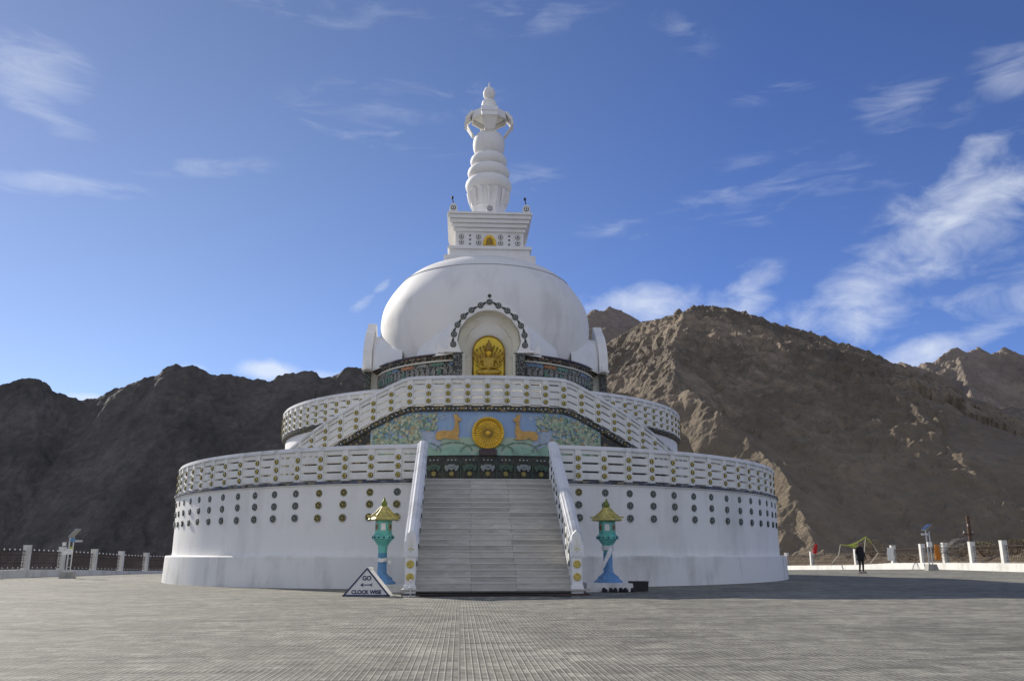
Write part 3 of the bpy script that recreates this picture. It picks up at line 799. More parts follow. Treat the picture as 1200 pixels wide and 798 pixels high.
        r = MB(); Mi = M @ Matrix.Translation((0, -5.562, 11.40)) @ Matrix.Rotation(PI/2, 4, 'X'); r.lathe([(.075, 0), (.075, .03), (.05, .04)], 14, M=Mi); r.build('arch_medallion', dark, nc)
        # gilded relief panel
        A = [(-.66, 7.9), (-.66, 9.15)]+[(-.66*math.cos(PI*k/16), 9.15+.70*math.sin(PI*k/16)) for k in range(1, 16)]+[(.66, 9.15), (.66, 7.9)]
        q = MB(); q.prism(A, -4.90, -4.80, 0, M)
        pn = part('gilded_relief', q, yellow, label='gilded arched relief of a seated figure')
        q = MB()
        q.tube([M @ Vector((x, -4.91, z)) for x, z in A], 0.035, 6); q.build('relief_frame', bronze, pn, smooth=True)
        q = MB(); MS = M @ Matrix.Translation((0, -4.98, 7.95)) @ Matrix.Diagonal((1.18, 1, 1.04, 1))
        q.blob((0, 0, .12), (.50, .13, .16), 1, 16, 8, MS)      # lotus seat
        q.blob((0, -.02, .34), (.46, .14, .14), 0, 16, 8, MS)   # crossed legs
        q.blob((0, 0, .66), (.23, .11, .30), 0, 16, 8, MS)      # torso
        q.blob((0, 0, .84), (.31, .09, .11), 0, 14, 8, MS)      # shoulders
        q.blob((0, -.03, 1.10), (.105, .10, .14), 2, 14, 8, MS) # face
        q.tube([(0, 0, .9), (0, -.01, 1.02)], .06, 8, 0, MS)
        q.lathe([(.13, 1.19), (.16, 1.24), (.12, 1.30), (.13, 1.34), (.08, 1.42), (.09, 1.46), (.03, 1.56), (.005, 1.68)], 14, (0, 0, 0), 1, MS)
        for s_ in (-1, 1):
            q.tube([(s_*.28, 0, .84), (s_*.40, -.03, .62), (s_*.22, -.13, .50), (s_*.05, -.16, .52)], [.075, .06, .05, .045], 8, 0, MS)
            q.tube([(s_*.26, .02, .86), (s_*.45, 0, .80), (s_*.50, -.02, 1.02)], [.05, .04, .035], 8, 0, MS)
            for k in range(6):
                a = R_(15+k*14); x1, z1 = s_*math.cos(a)*.56, .82+math.sin(a)*.56
                q.tube([(s_*.2, .03, .86), (x1*.7, .03, .82+(z1-.82)*.6), (x1, .0, z1)], [.035, .028, .02], 6, 1 if k % 2 else 0, MS)
                q.blob((x1, -.02, z1+.03), (.04, .03, .05), 1, 8, 6, MS)
            q.tube([(s_*.53, -.02, .1), (s_*.54, -.02, .9), (s_*.52, -.02, 1.28)], .016, 6, 1, MS)
        q.build('seated_figure', [plain('figure_gold', (0.50, 0.33, 0.05), .4, .4, .45, 12), bronze, gold], pn, smooth=50)

# harmika --------------------------------------------------------------------
HX = 0.30
b = MB()
def slab(hw, z0, z1, hw2=None): b.box((HX, 0, (z0+z1)/2), (2*hw, 2*hw, z1-z0), 0, None, None if hw2 is None else (2*hw2, 2*hw2))
slab(2.12, 14.0, 14.42); slab(2.12, 14.42, 14.47, 1.95)
slab(1.88, 14.47, 14.80, 1.86); slab(1.96, 14.80, 14.93)
slab(1.60, 14.93, 15.76)
for i, hw in enumerate((1.68, 1.77, 1.86, 1.94)):
    slab(hw, 15.76+i*.19, 15.76+i*.19+.16); slab(hw-.03, 15.76+i*.19+.16, 15.76+(i+1)*.19)
slab(2.0, 16.52, 16.62)
hk = part('harmika', b, white)
for s_ in (-1, 1):
    for x in (0.52*s_, 1.33*s_):
        for z in (15.22, 15.52):
            r = MB(); Mi = Matrix.Translation((HX+x, -1.602, z)) @ Matrix.Rotation(PI/2, 4, 'X')
            r.lathe([(.115, 0), (.115, .03), (.10, .035)], 16, M=Mi); r.lathe([(.095, .036), (.08, .042)], 14, mi=1, M=Mi); r.lathe([(.05, .043), (.03, .055)], 10, mi=0, M=Mi)
            r.build('harmika_medallion', [dark, cloth_w], hk)
    for z in (15.15, 15.37, 15.57):
        r = MB(); r.prism([(HX+s_*.92-.05, z), (HX+s_*.92, z-.05), (HX+s_*.92+.05, z), (HX+s_*.92, z+.05)], -1.63, -1.602); r.build('diamond_ornament', dark, hk)
r = MB(); r.prism([(HX+.31*math.cos(PI*k/12), 15.10+.49*math.sin(PI*k/12)) for k in range(13)], -1.68, -1.602); r.prism([(HX+.18*math.cos(PI*k/12), 15.12+.34*math.sin(PI*k/12)) for k in range(13)], -1.71, -1.681, 1)
r.build('gold_sun', [gold, bronze], hk)
for x in (-1.72, 0, 1.72):
    for y in (-1.9, 1.9):
        r = MB(); r.prism([(HX+x-.16, 16.62), (HX+x+.16, 16.62), (HX+x+.19, 16.82), (HX+x+.12, 16.98), (HX+x, 17.06), (HX+x-.12, 16.98), (HX+x-.19, 16.82)], y-.05, y+.05)
        if y < 0:
            Mi = Matrix.Translation((HX+x, y-.051, 16.82)) @ Matrix.Rotation(PI/2, 4, 'X')
            r.lathe([(.115, 0), (.115, .02)], 14, mi=1, M=Mi); r.lathe([(.085, .021), (.075, .026)], 12, mi=0, M=Mi); r.lathe([(.04, .027), (.03, .04)], 10, mi=1, M=Mi)
        r.build('corner_crest', [white, dark], hk)
for x in (-1.72, 1.72):
    r = MB(); r.tube([(HX+x, -1.8, 17.05), (HX+x-.06, -1.8, 17.35)], .025, 6); r.blob((HX+x-.06, -1.8, 17.38), (.06, .05, .09), 0, 8, 6); r.build('finial_stub', iron, hk)

# spire ------------------------------------------------------------------------
SX = 0.28
b = MB()
b.lathe([(.82, 16.6), (.82, 17.50), (.88, 17.55), (.84, 17.62), (.93, 17.95), (1.0, 18.35), (1.0, 18.6)], 8, (SX, 0, 0), a0=PI/8)
for k in range(16):
    a = 2*PI*k/16; b.tube([(SX+math.cos(a)*.84, math.sin(a)*.84, 17.6), (SX+math.cos(a)*.95, math.sin(a)*.95, 18.0), (SX+math.cos(a)*1.0, math.sin(a)*1.0, 18.4)], [.03, .07, .09], 5)
sp = part('spire', b, white, smooth=35)
b = MB()
def bulb(r, zc, h, f=1.0):
    pr_ = []
    for i in range(13):
        t = -PI/2+PI*i/12; pr_.append((r*(0.42+0.58*math.cos(t)**.75 if math.cos(t) > 1e-6 else 0.42), zc+h*math.sin(t)))
    b.lathe(pr_, 40, (SX, 0, 0))
for r, z, h in ((1.15, 18.78, .46), (1.05, 19.46, .40), (.92, 20.10, .38), (.80, 21.02, .66)):
    q = MB(); b = q; bulb(r, z, h); q.build('spire_ring', white, sp, smooth=50)
b = MB(); b.lathe([(.30, 21.3), (.36, 21.5), (.24, 21.9), (.24, 22.6), (.30, 22.7), (.34, 22.9), (.42, 23.0), (.40, 23.25), (.36, 23.45), (.22, 23.55)], 24, (SX, 0, 0)); b.build('spire_column', white, sp, smooth=40)
q = MB()
for k in range(5): q.lathe([(.345, 22.93+k*.035), (.36, 22.94+k*.035), (.345, 22.95+k*.035)], 20, (SX, 0, 0), close=False)
q.build('column_rings', bronze, sp)
b = MB()
b.lathe([(.86, 22.36), (.94, 22.34), (.90, 22.74), (.80, 22.74)], 8, (SX, 0, 0), a0=PI/8, close=False)
b.lathe([(.24, 22.66), (.84, 22.62), (.84, 22.73), (.24, 22.76)], 8, (SX, 0, 0), a0=PI/8, close=False)
for k in range(4):   # four broad straps, open between
    M = Matrix.Translation((SX, 0, 0)) @ Matrix.Rotation(k*PI/2, 4, 'Z')
    pth = [(.80, 22.66), (1.08, 22.30), (1.12, 22.02), (.74, 21.45)]; wds = [.42, .42, .38, .22]
    for i_ in range(3):
        (r0, z0), (r1, z1) = pth[i_], pth[i_+1]; w0, w1 = wds[i_], wds[i_+1]
        b.add([(r0, -w0, z0), (r1, -w1, z1), (r1, w1, z1), (r0, w0, z0), (r0+.07, -w0, z0+.12), (r1+.12, -w1, z1+.08), (r1+.12, w1, z1+.08), (r0+.07, w0, z0+.12)],
              [(0,1,2,3), (7,6,5,4), (0,4,5,1), (3,2,6,7), (0,3,7,4), (1,5,6,2)], 0, M)
b.build('spire_crown', white, sp)
b = MB(); b.lathe([(.02, 23.5), (.2, 23.6), (.30, 23.8), (.31, 24.0), (.22, 24.22), (.05, 24.33), (.02, 24.6)], 24, (SX, 0, 0)); b.build('finial', white, sp, smooth=50)

# ------------------------------------------------------------------ lanterns
def lantern(loc, rz, label, droop):
    t = thing('stone_lantern', label, 'lantern', loc, rz, 'painted lanterns beside the staircase')
    P = lambda nm, mb, m, par=None, sm=False: mb.build(nm, m, par or t, sm)
    b = MB(); b.lathe([(.46, 0), (.46, .10), (.36, .16), (.34, .22), (.22, .30), (.19, .34)], 6, a0=0); P('base', b, blue)
    b = MB(); b.lathe([(.165, .34), (.15, .5), (.15, .80)], 12, mi=0); b.lathe([(.15, .802), (.148, .95)], 12, mi=1); b.lathe([(.148, .952), (.15, 1.05)], 12, mi=2)
    pl = P('pillar', b, [blue, plain('teal_blue', (.07, .27, .42), .42, 0, .2, 5), teal], None, 40)
    b = MB(); b.lathe([(.152, 1.04), (.16, 1.15), (.28, 1.30), (.30, 1.34)], 6, a0=0); P('funnel', b, teal)
    b = MB(); b.lathe([(.34, 1.34), (.37, 1.36), (.37, 1.44), (.33, 1.46), (.27, 1.52)], 6, a0=0)
    tr = P('tray', b, teal)
    q = MB()
    for k in range(12):
        a = 2*PI*k/12+.1; q.blob((math.cos(a)*.345, math.sin(a)*.345, 1.40), (.035, .035, .028), 0, 6, 4)
    q.build('tray_studs', navy, tr)
    b = MB(); b.lathe([(.265, 1.50), (.28, 1.55), (.28, 1.86), (.26, 1.90)], 6, a0=0); hs = P('lamp_house', b, teal)
    for k in range(6):
        M = Matrix.Rotation(k*PI/3, 4, 'Z') @ Matrix.Translation((0, -.244, 1.71))
        q = MB()
        if k % 2 == 0:
            q.box((0, 0, 0), (.17, .03, .22), 0, M); q.box((0, -.017, 0), (.13, .01, .18), 1, M); q.build('window', [plain('frame_white', (.6, .6, .55)), window_m], hs)
        else:
            MM = M @ Matrix.Rotation(PI/2, 4, 'X'); q.lathe([(.085, 0), (.085, .02)], 14, mi=0, M=MM, sy=1.3); q.lathe([(.055, .021), (.05, .03)], 12, mi=1, M=MM, sy=1.3); q.build('oval_vent', [plain('vent_ring', (.4, .3, .12)), maroon], hs)
    b = MB()
    rf = []
    for r, z in ((.44, 1.90), (.53, 1.93), (.50, 1.97), (.36, 2.04), (.24, 2.14), (.15, 2.26), (.10, 2.32)):
        rf.append((r, z))
    b.lathe(rf, 6, a0=0)
    for k in range(6):
        a = k*PI/3; b.tube([(math.cos(a)*.10, math.sin(a)*.10, 2.32), (math.cos(a)*.26, math.sin(a)*.26, 2.15), (math.cos(a)*.42, math.sin(a)*.42, 2.03), (math.cos(a)*.56, math.sin(a)*.56, 2.02)], [.018, .022, .024, .03], 5)
    ro = P('roof', b, roof_gold)
    b = MB(); b.lathe([(.06, 2.30), (.10, 2.36), (.105, 2.42), (.05, 2.50), (.012, 2.60)], 12); b.build('roof_bud', plain('bud_green', (.16, .20, .03), .4, .3), ro, smooth=50)
    return t
zL = g(-3.6, 24.8)
lan = lantern((-3.62, 24.6, zL+.16), .12, 'teal and blue lantern with pale gold roof behind the clockwise sign', 0)
lan.scale = (.84, .84, .93)
lan2 = dup(lan, (2.68, 24.6, g(2.7, 24.6)+.17), -.10)
lan2.scale = (.84, .84, .90)
lan2['label'] = 'teal and blue lantern with yellow gold roof right of the staircase, beside black shoes'
b = MB(); b.box((0, 0, .06), (1.15, 1.0, .24), top=(1.1, .96)); o = b.build('lantern_platform', plinth_white, loc=(-3.45, 24.55, zL+.02)); tag(o, 'low white block under the lantern behind the triangular sign', 'platform')
b = MB(); b.box((0, 0, .07), (1.28, 1.3, .26), top=(1.22, 1.25)); o = b.build('lantern_platform', plinth_white, loc=(2.62, 24.35, g(2.6, 24)+.02)); tag(o, 'low white block under the lantern right of the staircase', 'platform')
def scarf(pts, w, label, loc, th=.012):
    b = MB(); vs = []; fs = []
    n = len(pts)
    for i, (x, y, z) in enumerate(pts):
        ww = w[i]; vs += [(x-ww*.2, y, z-ww), (x+ww*.2, y, z+ww), (x+ww*.2, y-th, z+ww), (x-ww*.2, y-th, z-ww)]
    for i in range(n-1):
        for k in range(4): fs.append((i*4+k, i*4+(k+1) % 4, (i+1)*4+(k+1) % 4, (i+1)*4+k))
    fs += [(0, 1, 2, 3), ((n-1)*4+3, (n-1)*4+2, (n-1)*4+1, (n-1)*4)]
    b.add(vs, fs); o = tag(b.build('white_scarf', cloth_w, loc=loc, smooth=40), label, 'scarf'); o.scale = (.86, .86, .93); return o
def ringpts(r, z0, dz, a0, a1, n=18, wob=.01):
    return [((r+wob*math.sin(7*t))*math.cos(a0+(a1-a0)*t/n), (r+wob*math.sin(7*t))*math.sin(a0+(a1-a0)*t/n), z0+dz*t/n+.012*math.sin(t*1.7)) for t in range(n+1)]
scarf(ringpts(.172, .72, .03, -PI*1.6, PI*.35)+[(.20, -.12, .70), (.32, -.15, .66)], [.055]*14+[.045]*7, 'white scarf tied round the pillar of the left lantern', tuple(lan.location))
t = thing('white_scarf', 'white scarf hanging diagonally on the pillar of the right lantern', 'scarf', tuple(lan2.location), 0)
b = MB()
for k in range(3): b.tube([(p[0], p[1], p[2]+.03*k) for p in ringpts(.150, .93, .02*k, 0, 2*PI, 18, .006)], .022, 6)
b.build('knot_band', cloth_w, t, smooth=True)
b = MB()
for k in range(4): b.tube([(.03+.02*k, -.165, .96), (-.04+.03*k, -.19, .80), (-.12+.03*k, -.20, .62+.02*k), (-.19+.03*k, -.20, .44+.04*k), (-.20+.03*k, -.21, .36+.04*k)], [.02, .028, .026, .026, .012], 6)
b.build('hanging_end', cloth_w, t, smooth=True)

# shoes and a dark crate
def shoe(loc, rz, nm_label):
    t = thing('shoe', nm_label, 'shoe', loc, rz, 'black shoes left at the white lantern block')
    b = MB(); b.box((0, 0, .015), (.10, .28, .03)); b.build('sole', plain('rubber', (.03, .03, .03)) if 'rubber' not in MATS else MATS['rubber'], t)
    b = MB(); b.blob((0, -.07, .05), (.052, .08, .045)); b.blob((0, .06, .065), (.048, .085, .06)); b.blob((0, .09, .09), (.035, .04, .03)); b.build('upper', black, t, smooth=True)
    return t
zs = g(2.6, 23.4)
slabels = ['leftmost black shoe at the foot of the white lantern block', 'second black shoe from the left at the white lantern block', 'black shoe in the middle of the row at the white lantern block', 'fourth black shoe from the left at the white lantern block', 'fifth black shoe from the left, just left of the last one', 'rightmost black shoe, nearest the dark crate']
s0 = shoe((2.45, 23.5, zs), .2, slabels[0])
for k in range(1, 6):
    o = dup(s0, (2.45+.14*k+.03*(k % 2), 23.5-.03*(k % 3), zs), .2-.15*(k % 3)); o['label'] = slabels[k]
t = thing('crate', 'small black crate on the paving right of the shoes', 'crate', (3.42, 24.0, g(3.4, 24)), .05)
b = MB(); b.box((0, 0, .13), (.46, .34, .22), top=(.48, .36)); b.build('body', black, t)
b = MB(); b.box((0, 0, .255), (.50, .38, .03)); b.box((-.17, -.2, .16), (.05, .03, .06)); b.build('rim', iron, t)

# clockwise sign ---------------------------------------------------------------
sg = thing('direction_sign', 'white tent-shaped sign with navy border reading GO CLOCK WISE with an arrow', 'sign', (-3.56, 21.75, g(-3.6, 21.7)), R_(-3))
b = MB(); b.prism([(-.585, 0.0), (.585, 0.0), (.0, .67)], -.02, .02); fp = b.build('front_panel', plinth_white, sg)
b = MB()
for (x0, z0), (x1, z1) in (((-.585, .0), (.0, .67)), ((.0, .67), (.585, .0)), ((.585, 0.02), (-.585, .02))):
    d = Vector((x1-x0, 0, z1-z0)); L_ = d.length; a = math.atan2(z1-z0, x1-x0)
    M = Matrix.Translation(((x0+x1)/2, -.024, (z0+z1)/2)) @ Matrix.Rotation(-a, 4, 'Y')
    b.box((0, 0, -.005), (L_, .022, .034), 0, M)
b.build('border', navy, sg)
for s_ in (-1, 1):
    b = MB(); b.add([(s_*.585, .021, 0), (s_*.585, .50, 0), (s_*.04, .50, .63), (s_*.04, .021, .63), (s_*.56, .021, 0), (s_*.56, .50, 0), (s_*.015, .50, .63), (s_*.015, .021, .63)], [(0,1,2,3), (7,6,5,4), (0,4,5,1), (1,5,6,2), (2,6,7,3), (3,7,4,0)])
    if s_ < 0: b.build('side_panel', plinth_white, sg)
b.add([(-.06, .021, .64), (.06, .021, .64), (.06, .5, .64), (-.06, .5, .64), (-.03, .021, .69), (.03, .021, .69), (.03, .5, .69), (-.03, .5, .69)], [(0,3,2,1),(4,5,6,7),(0,1,5,4),(1,2,6,5),(2,3,7,6),(3,0,4,7)])
b.build('side_panel', plinth_white, sg)
b = MB()
b.prism([(-.585+.03, 0.0), (.555, 0.0), (.0, .64)], .50, .52); b.build('rear_panel', plinth_white, sg)
def text(s_, size, x, z, parent, mat):
    c = bpy.data.curves.new('letters', 'FONT'); c.body = s_; c.size = size; c.extrude = .004; c.align_x = 'CENTER'; c.offset = .004
    o = bpy.data.objects.new('tmp', c); COL.objects.link(o); dg = bpy.context.evaluated_depsgraph_get()
    me = bpy.data.meshes.new_from_object(o.evaluated_get(dg)); bpy.data.objects.remove(o)
    me.materials.clear(); me.materials.append(mat)
    me.transform(Matrix.Translation((x, -.028, z)) @ Matrix.Rotation(PI/2, 4, 'X'))
    q = bpy.data.objects.new('lettering', me); COL.objects.link(q); q.parent = parent; return q
q1 = text('GO', .145, 0, .385, sg, navy); q1['label'] = 'navy letters GO'
q2 = text('CLOCK WISE', .125, 0, .065, sg, navy); q2['label'] = 'navy letters CLOCK WISE'
b = MB(); b.prism([(-.16, .275), (-.08, .325), (-.10, .285), (.08, .285), (.15, .318), (.12, .275), (.15, .232), (.08, .265), (-.10, .265), (-.08, .225)], -.03, -.021); b.build('arrow', navy, sg)

# little barrier stand at the left newel and a thin black curve along the paving -------------------------
t = thing('barrier_stand', 'small white metal stand at the foot of the left newel pier', 'stand', (-2.44, 21.35, g(-2.4, 21.3)), 0)
b = MB(); b.tube([(0, 0, .02), (0, 0, .34)], .018, 8); b.blob((0, 0, .37), (.035, .035, .04)); b.blob((0, 0, .22), (.05, .05, .03)); b.build('post', cloth_w, t, smooth=True)
b = MB(); b.tube([(-.2, -.02, .02), (.22, .03, .02)], .015, 6); b.tube([(-.02, -.2, .02), (.02, .2, .02)], .015, 6); b.tube([(-.12, 0, .1), (.12, 0, .1)], .014, 6); b.build('foot_bars', cloth_w, t)
b = MB(); b.tube([(-2.3, 21.32, g(-2.3, 21.3)+.035), (-1.0, 21.40, .075), (.5, 21.48, .07), (1.0, 21.2, .05), (1.4, 21.0, .045)], .014, 6, 0)
tag(b.build('ground_strip', black, smooth=True), 'thin black cable lying on the paving in front of the stairs', 'strip')

# ------------------------------------------------------------------ fences
def railing_panel(b, p0, p1, z0a, z0b, h=.92, balls=True):
    p0, p1 = Vector(p0), Vector(p1); d = p1-p0; Ln = d.length; u = d.normalized(); ang = math.atan2(u.y, u.x)
    M = Matrix.Translation((p0.x, p0.y, 0)) @ Matrix.Rotation(ang, 4, 'Z')
    def zz(x, z): return z0a+(z0b-z0a)*x/Ln+z
    def bar(x0, z0_, x1, z1_, r, mi=0): b.tube([(x0, 0, zz(x0, z0_)), (x1, 0, zz(x1, z1_))], r, 5, mi, M)
    bar(.1, .10, Ln-.1, .10, .018); bar(.1, h, Ln-.1, h, .018); bar(.1, h-.22, Ln-.1, h-.22, .014); bar(.1, .32, Ln-.1, .32, .012)
    n = max(4, int(Ln/.16))
    for k in range(n+1):
        x = .12+(Ln-.24)*k/n; bar(x, .10, x, h, .010, k % 2)
        if k < n:
            xm = x+(Ln-.24)/n/2
            for zc, rr_ in ((.21, .07), (.52, .075), (h-.11, .07)):
                pts = [(xm+rr_*math.cos(2*PI*t/10), 0, zz(xm, zc)+rr_*math.sin(2*PI*t/10)) for t in range(11)]
                b.tube(pts, .009, 4, 1, M)
            if k % 3 == 0 and balls:
                b.blob((xm, 0, zz(xm, h+.05)), (.045, .03, .05), 2, 6, 5, M); b.blob((xm, 0, zz(xm, .10)), (.04, .03, .03), 2, 6, 4, M)
def fence(label, pts, ztop_, n_w, bend, gnd):
    t = thing('boundary_fence', label, 'fence', (pts[0][0], pts[0][1], 0), 0)
    off = Vector((-pts[0][0], -pts[0][1], 0))
    kb = MB()
    for i in range(len(pts)-1):
        p, q = Vector(pts[i]+(0,)), Vector(pts[i+1]+(0,)); u = (q-p).normalized(); nn = Vector((-u.y, u.x, 0))*.22
        e = .0 if i else .3
        za, zb = ztop_[i], ztop_[i+1]; ga, gb = -.8, -.8
        A = [p-u*e-nn+off, q-nn+off, q+nn+off, p-u*e+nn+off]
        vs = [(v.x, v.y, ga) for v in A]+[(A[0].x, A[0].y, za), (A[1].x, A[1].y, zb), (A[2].x, A[2].y, zb), (A[3].x, A[3].y, za)]
        kb.add(vs, [(0,3,2,1),(4,5,6,7),(0,1,5,4),(1,2,6,5),(2,3,7,6),(3,0,4,7)])
    kb.build('kerb', kerb_m, t)
    for i, p in enumerate(pts):
        b = MB(); x, y = p[0]+off.x, p[1]+off.y
        u = Vector(pts[min(i+1, len(pts)-1)])-Vector(pts[max(i-1, 0)]); ang = math.atan2(u.y, u.x)
        M = Matrix.Translation((x, y, ztop_[i])) @ Matrix.Rotation(ang, 4, 'Z')
        b.box((0, 0, .58), (.27, .30, 1.17), 0, M, top=(.27, .30)); b.box((0, 0, 1.18), (.29, .32, .04), 0, M)
        b.build('fence_post', kerb_m, t)
        if i < len(pts)-1:
            r = MB(); q = pts[i+1]
            railing_panel(r, (x, y), (q[0]+off.x, q[1]+off.y), ztop_[i], ztop_[i+1], balls=pts[0][0] < 0); r.build('railing_panel', [iron, rusty, cloth_w], t)
    return t
fl = [(-24.6, 37.3), (-24.6, 41.0), (-24.6, 44.6), (-24.6, 48.1), (-24.6, 51.8), (-24.6, 55.4), (-24.6, 59.2), (-24.4, 63.5), (-20, 68.5), (-14, 71)]
zl = [.32, .30, .285, .23, .14, .03, -.05, -.1, -.1, -.1]
fence('ornamental iron fence with white posts on the left edge of the plaza', fl, zl, 0, 0, g)
fr_ = [(26.9, 40.6), (26.8, 44.2), (26.7, 47.7), (26.7, 51.0), (26.7, 54.2), (26.7, 57.2), (26.7, 61.6), (26.6, 68.0), (26.4, 77.5), (26.2, 84), (20, 88), (10, 90)]
zr = [.60, .58, .57, .55, .53, .50, .45, .24, .10, .0, -.1, -.1]
fence('ornamental iron fence with bright white posts on the right edge of the plaza', fr_, zr, 0, 0, g)

# solar lamps
def solar_lamp(name, label, loc, h, tilt, rz, side):
    t = thing(name, label, 'lamp', loc, rz, 'solar lamps by the fence')
    b = MB(); b.box((0, 0, .12), (.6, .5, .34), top=(.44, .38)); b.build('footing', concrete, t)
    b = MB(); b.tube([(-.09, 0, .25), (-.09, 0, h*.62), (-.09, 0, h)], .035, 8); b.tube([(.09, 0, .25), (.09, 0, h-.1)], .03, 8)
    for k in range(4): b.tube([(-.09, 0, .5+k*h*.2), (.09, 0, .5+k*h*.2)], .022, 6)
    b.build('pole', steel, t)
    b = MB(); M = Matrix.Translation((side*.08, 0, h+.12)) @ Matrix.Rotation(tilt, 4, 'Y'); b.box((0, 0, 0), (.46, .5, .04), 0, M); sp_ = b.build('solar_panel', panel_m, t)
    b = MB(); b.box((0, 0, -.03), (.49, .53, .02), 0, M); b.build('panel_frame', steel, sp_)
    b = MB(); b.tube([(-.09, 0, h-.2), (side*.3, 0, h-.25)], .025, 6); b.box((side*.34, -.02, h-.27), (.34, .16, .1)); b.build('lamp_head', steel, t)
    b = MB(); b.box((0, -.08, h*.62), (.24, .12, .26)); b.build('battery_box', cloth_w, t)
    return t
solar_lamp('solar_lamp', 'solar lamp on a twin pole tied with coloured flags by the left fence', (-20.6, 41.0, g(-20.6, 41)), 1.95, R_(-50), 0, 1)
l2 = solar_lamp('solar_lamp', 'solar lamp with tilted panel and white box by the right fence', (22.9, 48.2, g(22.9, 48.2)+.1), 2.15, R_(-40), 0, -.5)
b = MB()
for k, (z, w_) in enumerate(((1.75, .2), (1.55, .17), (1.35, .15), (1.15, .15))):
    b.box((.02*(-1)**k, -.1, z), (w_, .03, .17), k, Matrix.Rotation(.1*(-1)**k, 4, 'Y'))
tag(b.build('prayer_flags', [blue, cloth_w, lime, cloth_w], loc=(-20.7, 41.0, g(-20.6, 41))), 'small coloured prayer flags tied on the left solar lamp', 'flags')

# things on the right by the fence
def wavy_cloth(name, mat, w, h, loc, label, cat, folds=3, amp=.04, top_w=1.0):
    b = MB(); nx, nz = 12, 10; vs = []; fs = []
    for s_ in (0, .015):
        for j in range(nz+1):
            for i in range(nx+1):
                x = (i/nx-.5)*w*(top_w+(1-top_w)*j/nz); z = -h*j/nz
                vs.append((x+.02*math.sin(j*1.1), s_+amp*math.sin(i/nx*folds*2*PI+j*.25), z+.03*math.sin(i*.9)*j/nz))
    n1 = (nx+1)*(nz+1)
    for j in range(nz):
        for i in range(nx):
            a = j*(nx+1)+i; fs.append((a, a+1, a+nx+2, a+nx+1)); fs.append((n1+a, n1+a+nx+1, n1+a+nx+2, n1+a+1))
    for i in range(nx): fs += [(i+1, i, n1+i, n1+i+1)]; a = nz*(nx+1)+i; fs += [(a, a+1, n1+a+1, n1+a)]
    for j in range(nz): a = j*(nx+1); fs += [(a, a+nx+1, n1+a+nx+1, n1+a)]; a += nx; fs += [(a+nx+1, a, n1+a, n1+a+nx+1)]
    b.add(vs, fs); return tag(b.build(name, mat, loc=loc, smooth=True), label, cat)
p = at(956.5, 637.5, 72); o = wavy_cloth('red_flag', red, .34, .8, p, 'red cloth flag hanging above the right fence near the stupa', 'flag', 1.5, .06, .7); o.rotation_euler = (0, R_(18), .2)
p = at(1097.5, 638, 50.5); o = wavy_cloth('orange_cloth', orange, .36, .85, p, 'orange cloth hanging on the right fence beside the solar lamp', 'cloth', 2.5, .05, .8); o.rotation_euler = (0, 0, .4)
p = at(1043, 641.5, 58); o = wavy_cloth('white_banner', cloth_w, .42, .85, p, 'white printed banner hung on the right fence', 'banner', 1, .02)
# yellow green scarf line on sticks
t = thing('scarf_line', 'yellow green scarf line strung over thin sticks behind the person', 'scarf line', tuple(at(1000, 662, 60)), 0)
o0 = at(1000, 662, 60)
P2 = lambda x, y, D=60: tuple(at(x, y, D)-o0)
b = MB(); b.tube([P2(985.5, 638), P2(992, 639), P2(1000, 638.5), P2(1007, 634), P2(1014.5, 629), P2(1018, 632), P2(1022.5, 638)], [.03, .04, .10, .035, .045, .035, .02], 6); b.tube([P2(995, 638.5), P2(1000, 640), P2(1006, 639)], [.05, .14, .05], 6); b.build('scarf', lime, t, smooth=True)
for A_, B_2 in (((985, 638), (983, 650)), ((983, 650), (975, 660)), ((1014.5, 629), (1012, 655)), ((1023, 638), (1029, 648)), ((1029, 648), (1020, 660))):
    b = MB(); b.tube([P2(*A_), P2(*B_2)], .03, 5); b.build('stick', MATS.get('pale_stick') or plain('pale_stick', (.45, .42, .33), .8), t)
# bare branch heap
b = MB(); rb = random.Random(5)
for k in range(26):
    x0 = rb.uniform(-.7, .2); pts = [Vector((x0, rb.uniform(-.3, .3), rb.uniform(-.6, .1)))]
    d = Vector((rb.uniform(.1, 1), rb.uniform(-.3, .3), rb.uniform(-.1, .9))).normalized()
    for j in range(7): d = (d+Vector((rb.uniform(-.1, .3), rb.uniform(-.3, .3), rb.uniform(-.45, .15)))).normalized(); pts.append(pts[-1]+d*.22)
    b.tube(pts, [.022-.002*i for i in range(8)], 4)
tag(b.build('branch_heap', plain('bare_branch', (.30, .28, .25), .85), loc=tuple(at(1108, 640, 54))), 'tangle of bare grey branches behind the right fence', 'branches')
t = thing('wooden_pole', 'dark weathered wooden pole with insulators behind the right fence', 'pole', tuple(at(1141, 662, 56)), 0)
b = MB(); b.tube([(0, 0, -1), (0, 0, 3.05)], [.13, .11], 10); b.build('pole', wood, t, smooth=40)
b = MB(); b.box((-.15, -.12, 1.9), (.7, .08, .08)); b.build('crossarm', wood, t)
for dx, z in ((-.42, 2.0), (-.12, 2.45), (.12, 2.0)):
    b = MB(); b.lathe([(.03, 0), (.05, .04), (.03, .08), (.05, .12), (.02, .16)], 8, (dx, -.13, z-.04)); b.build('insulator', steel, t)

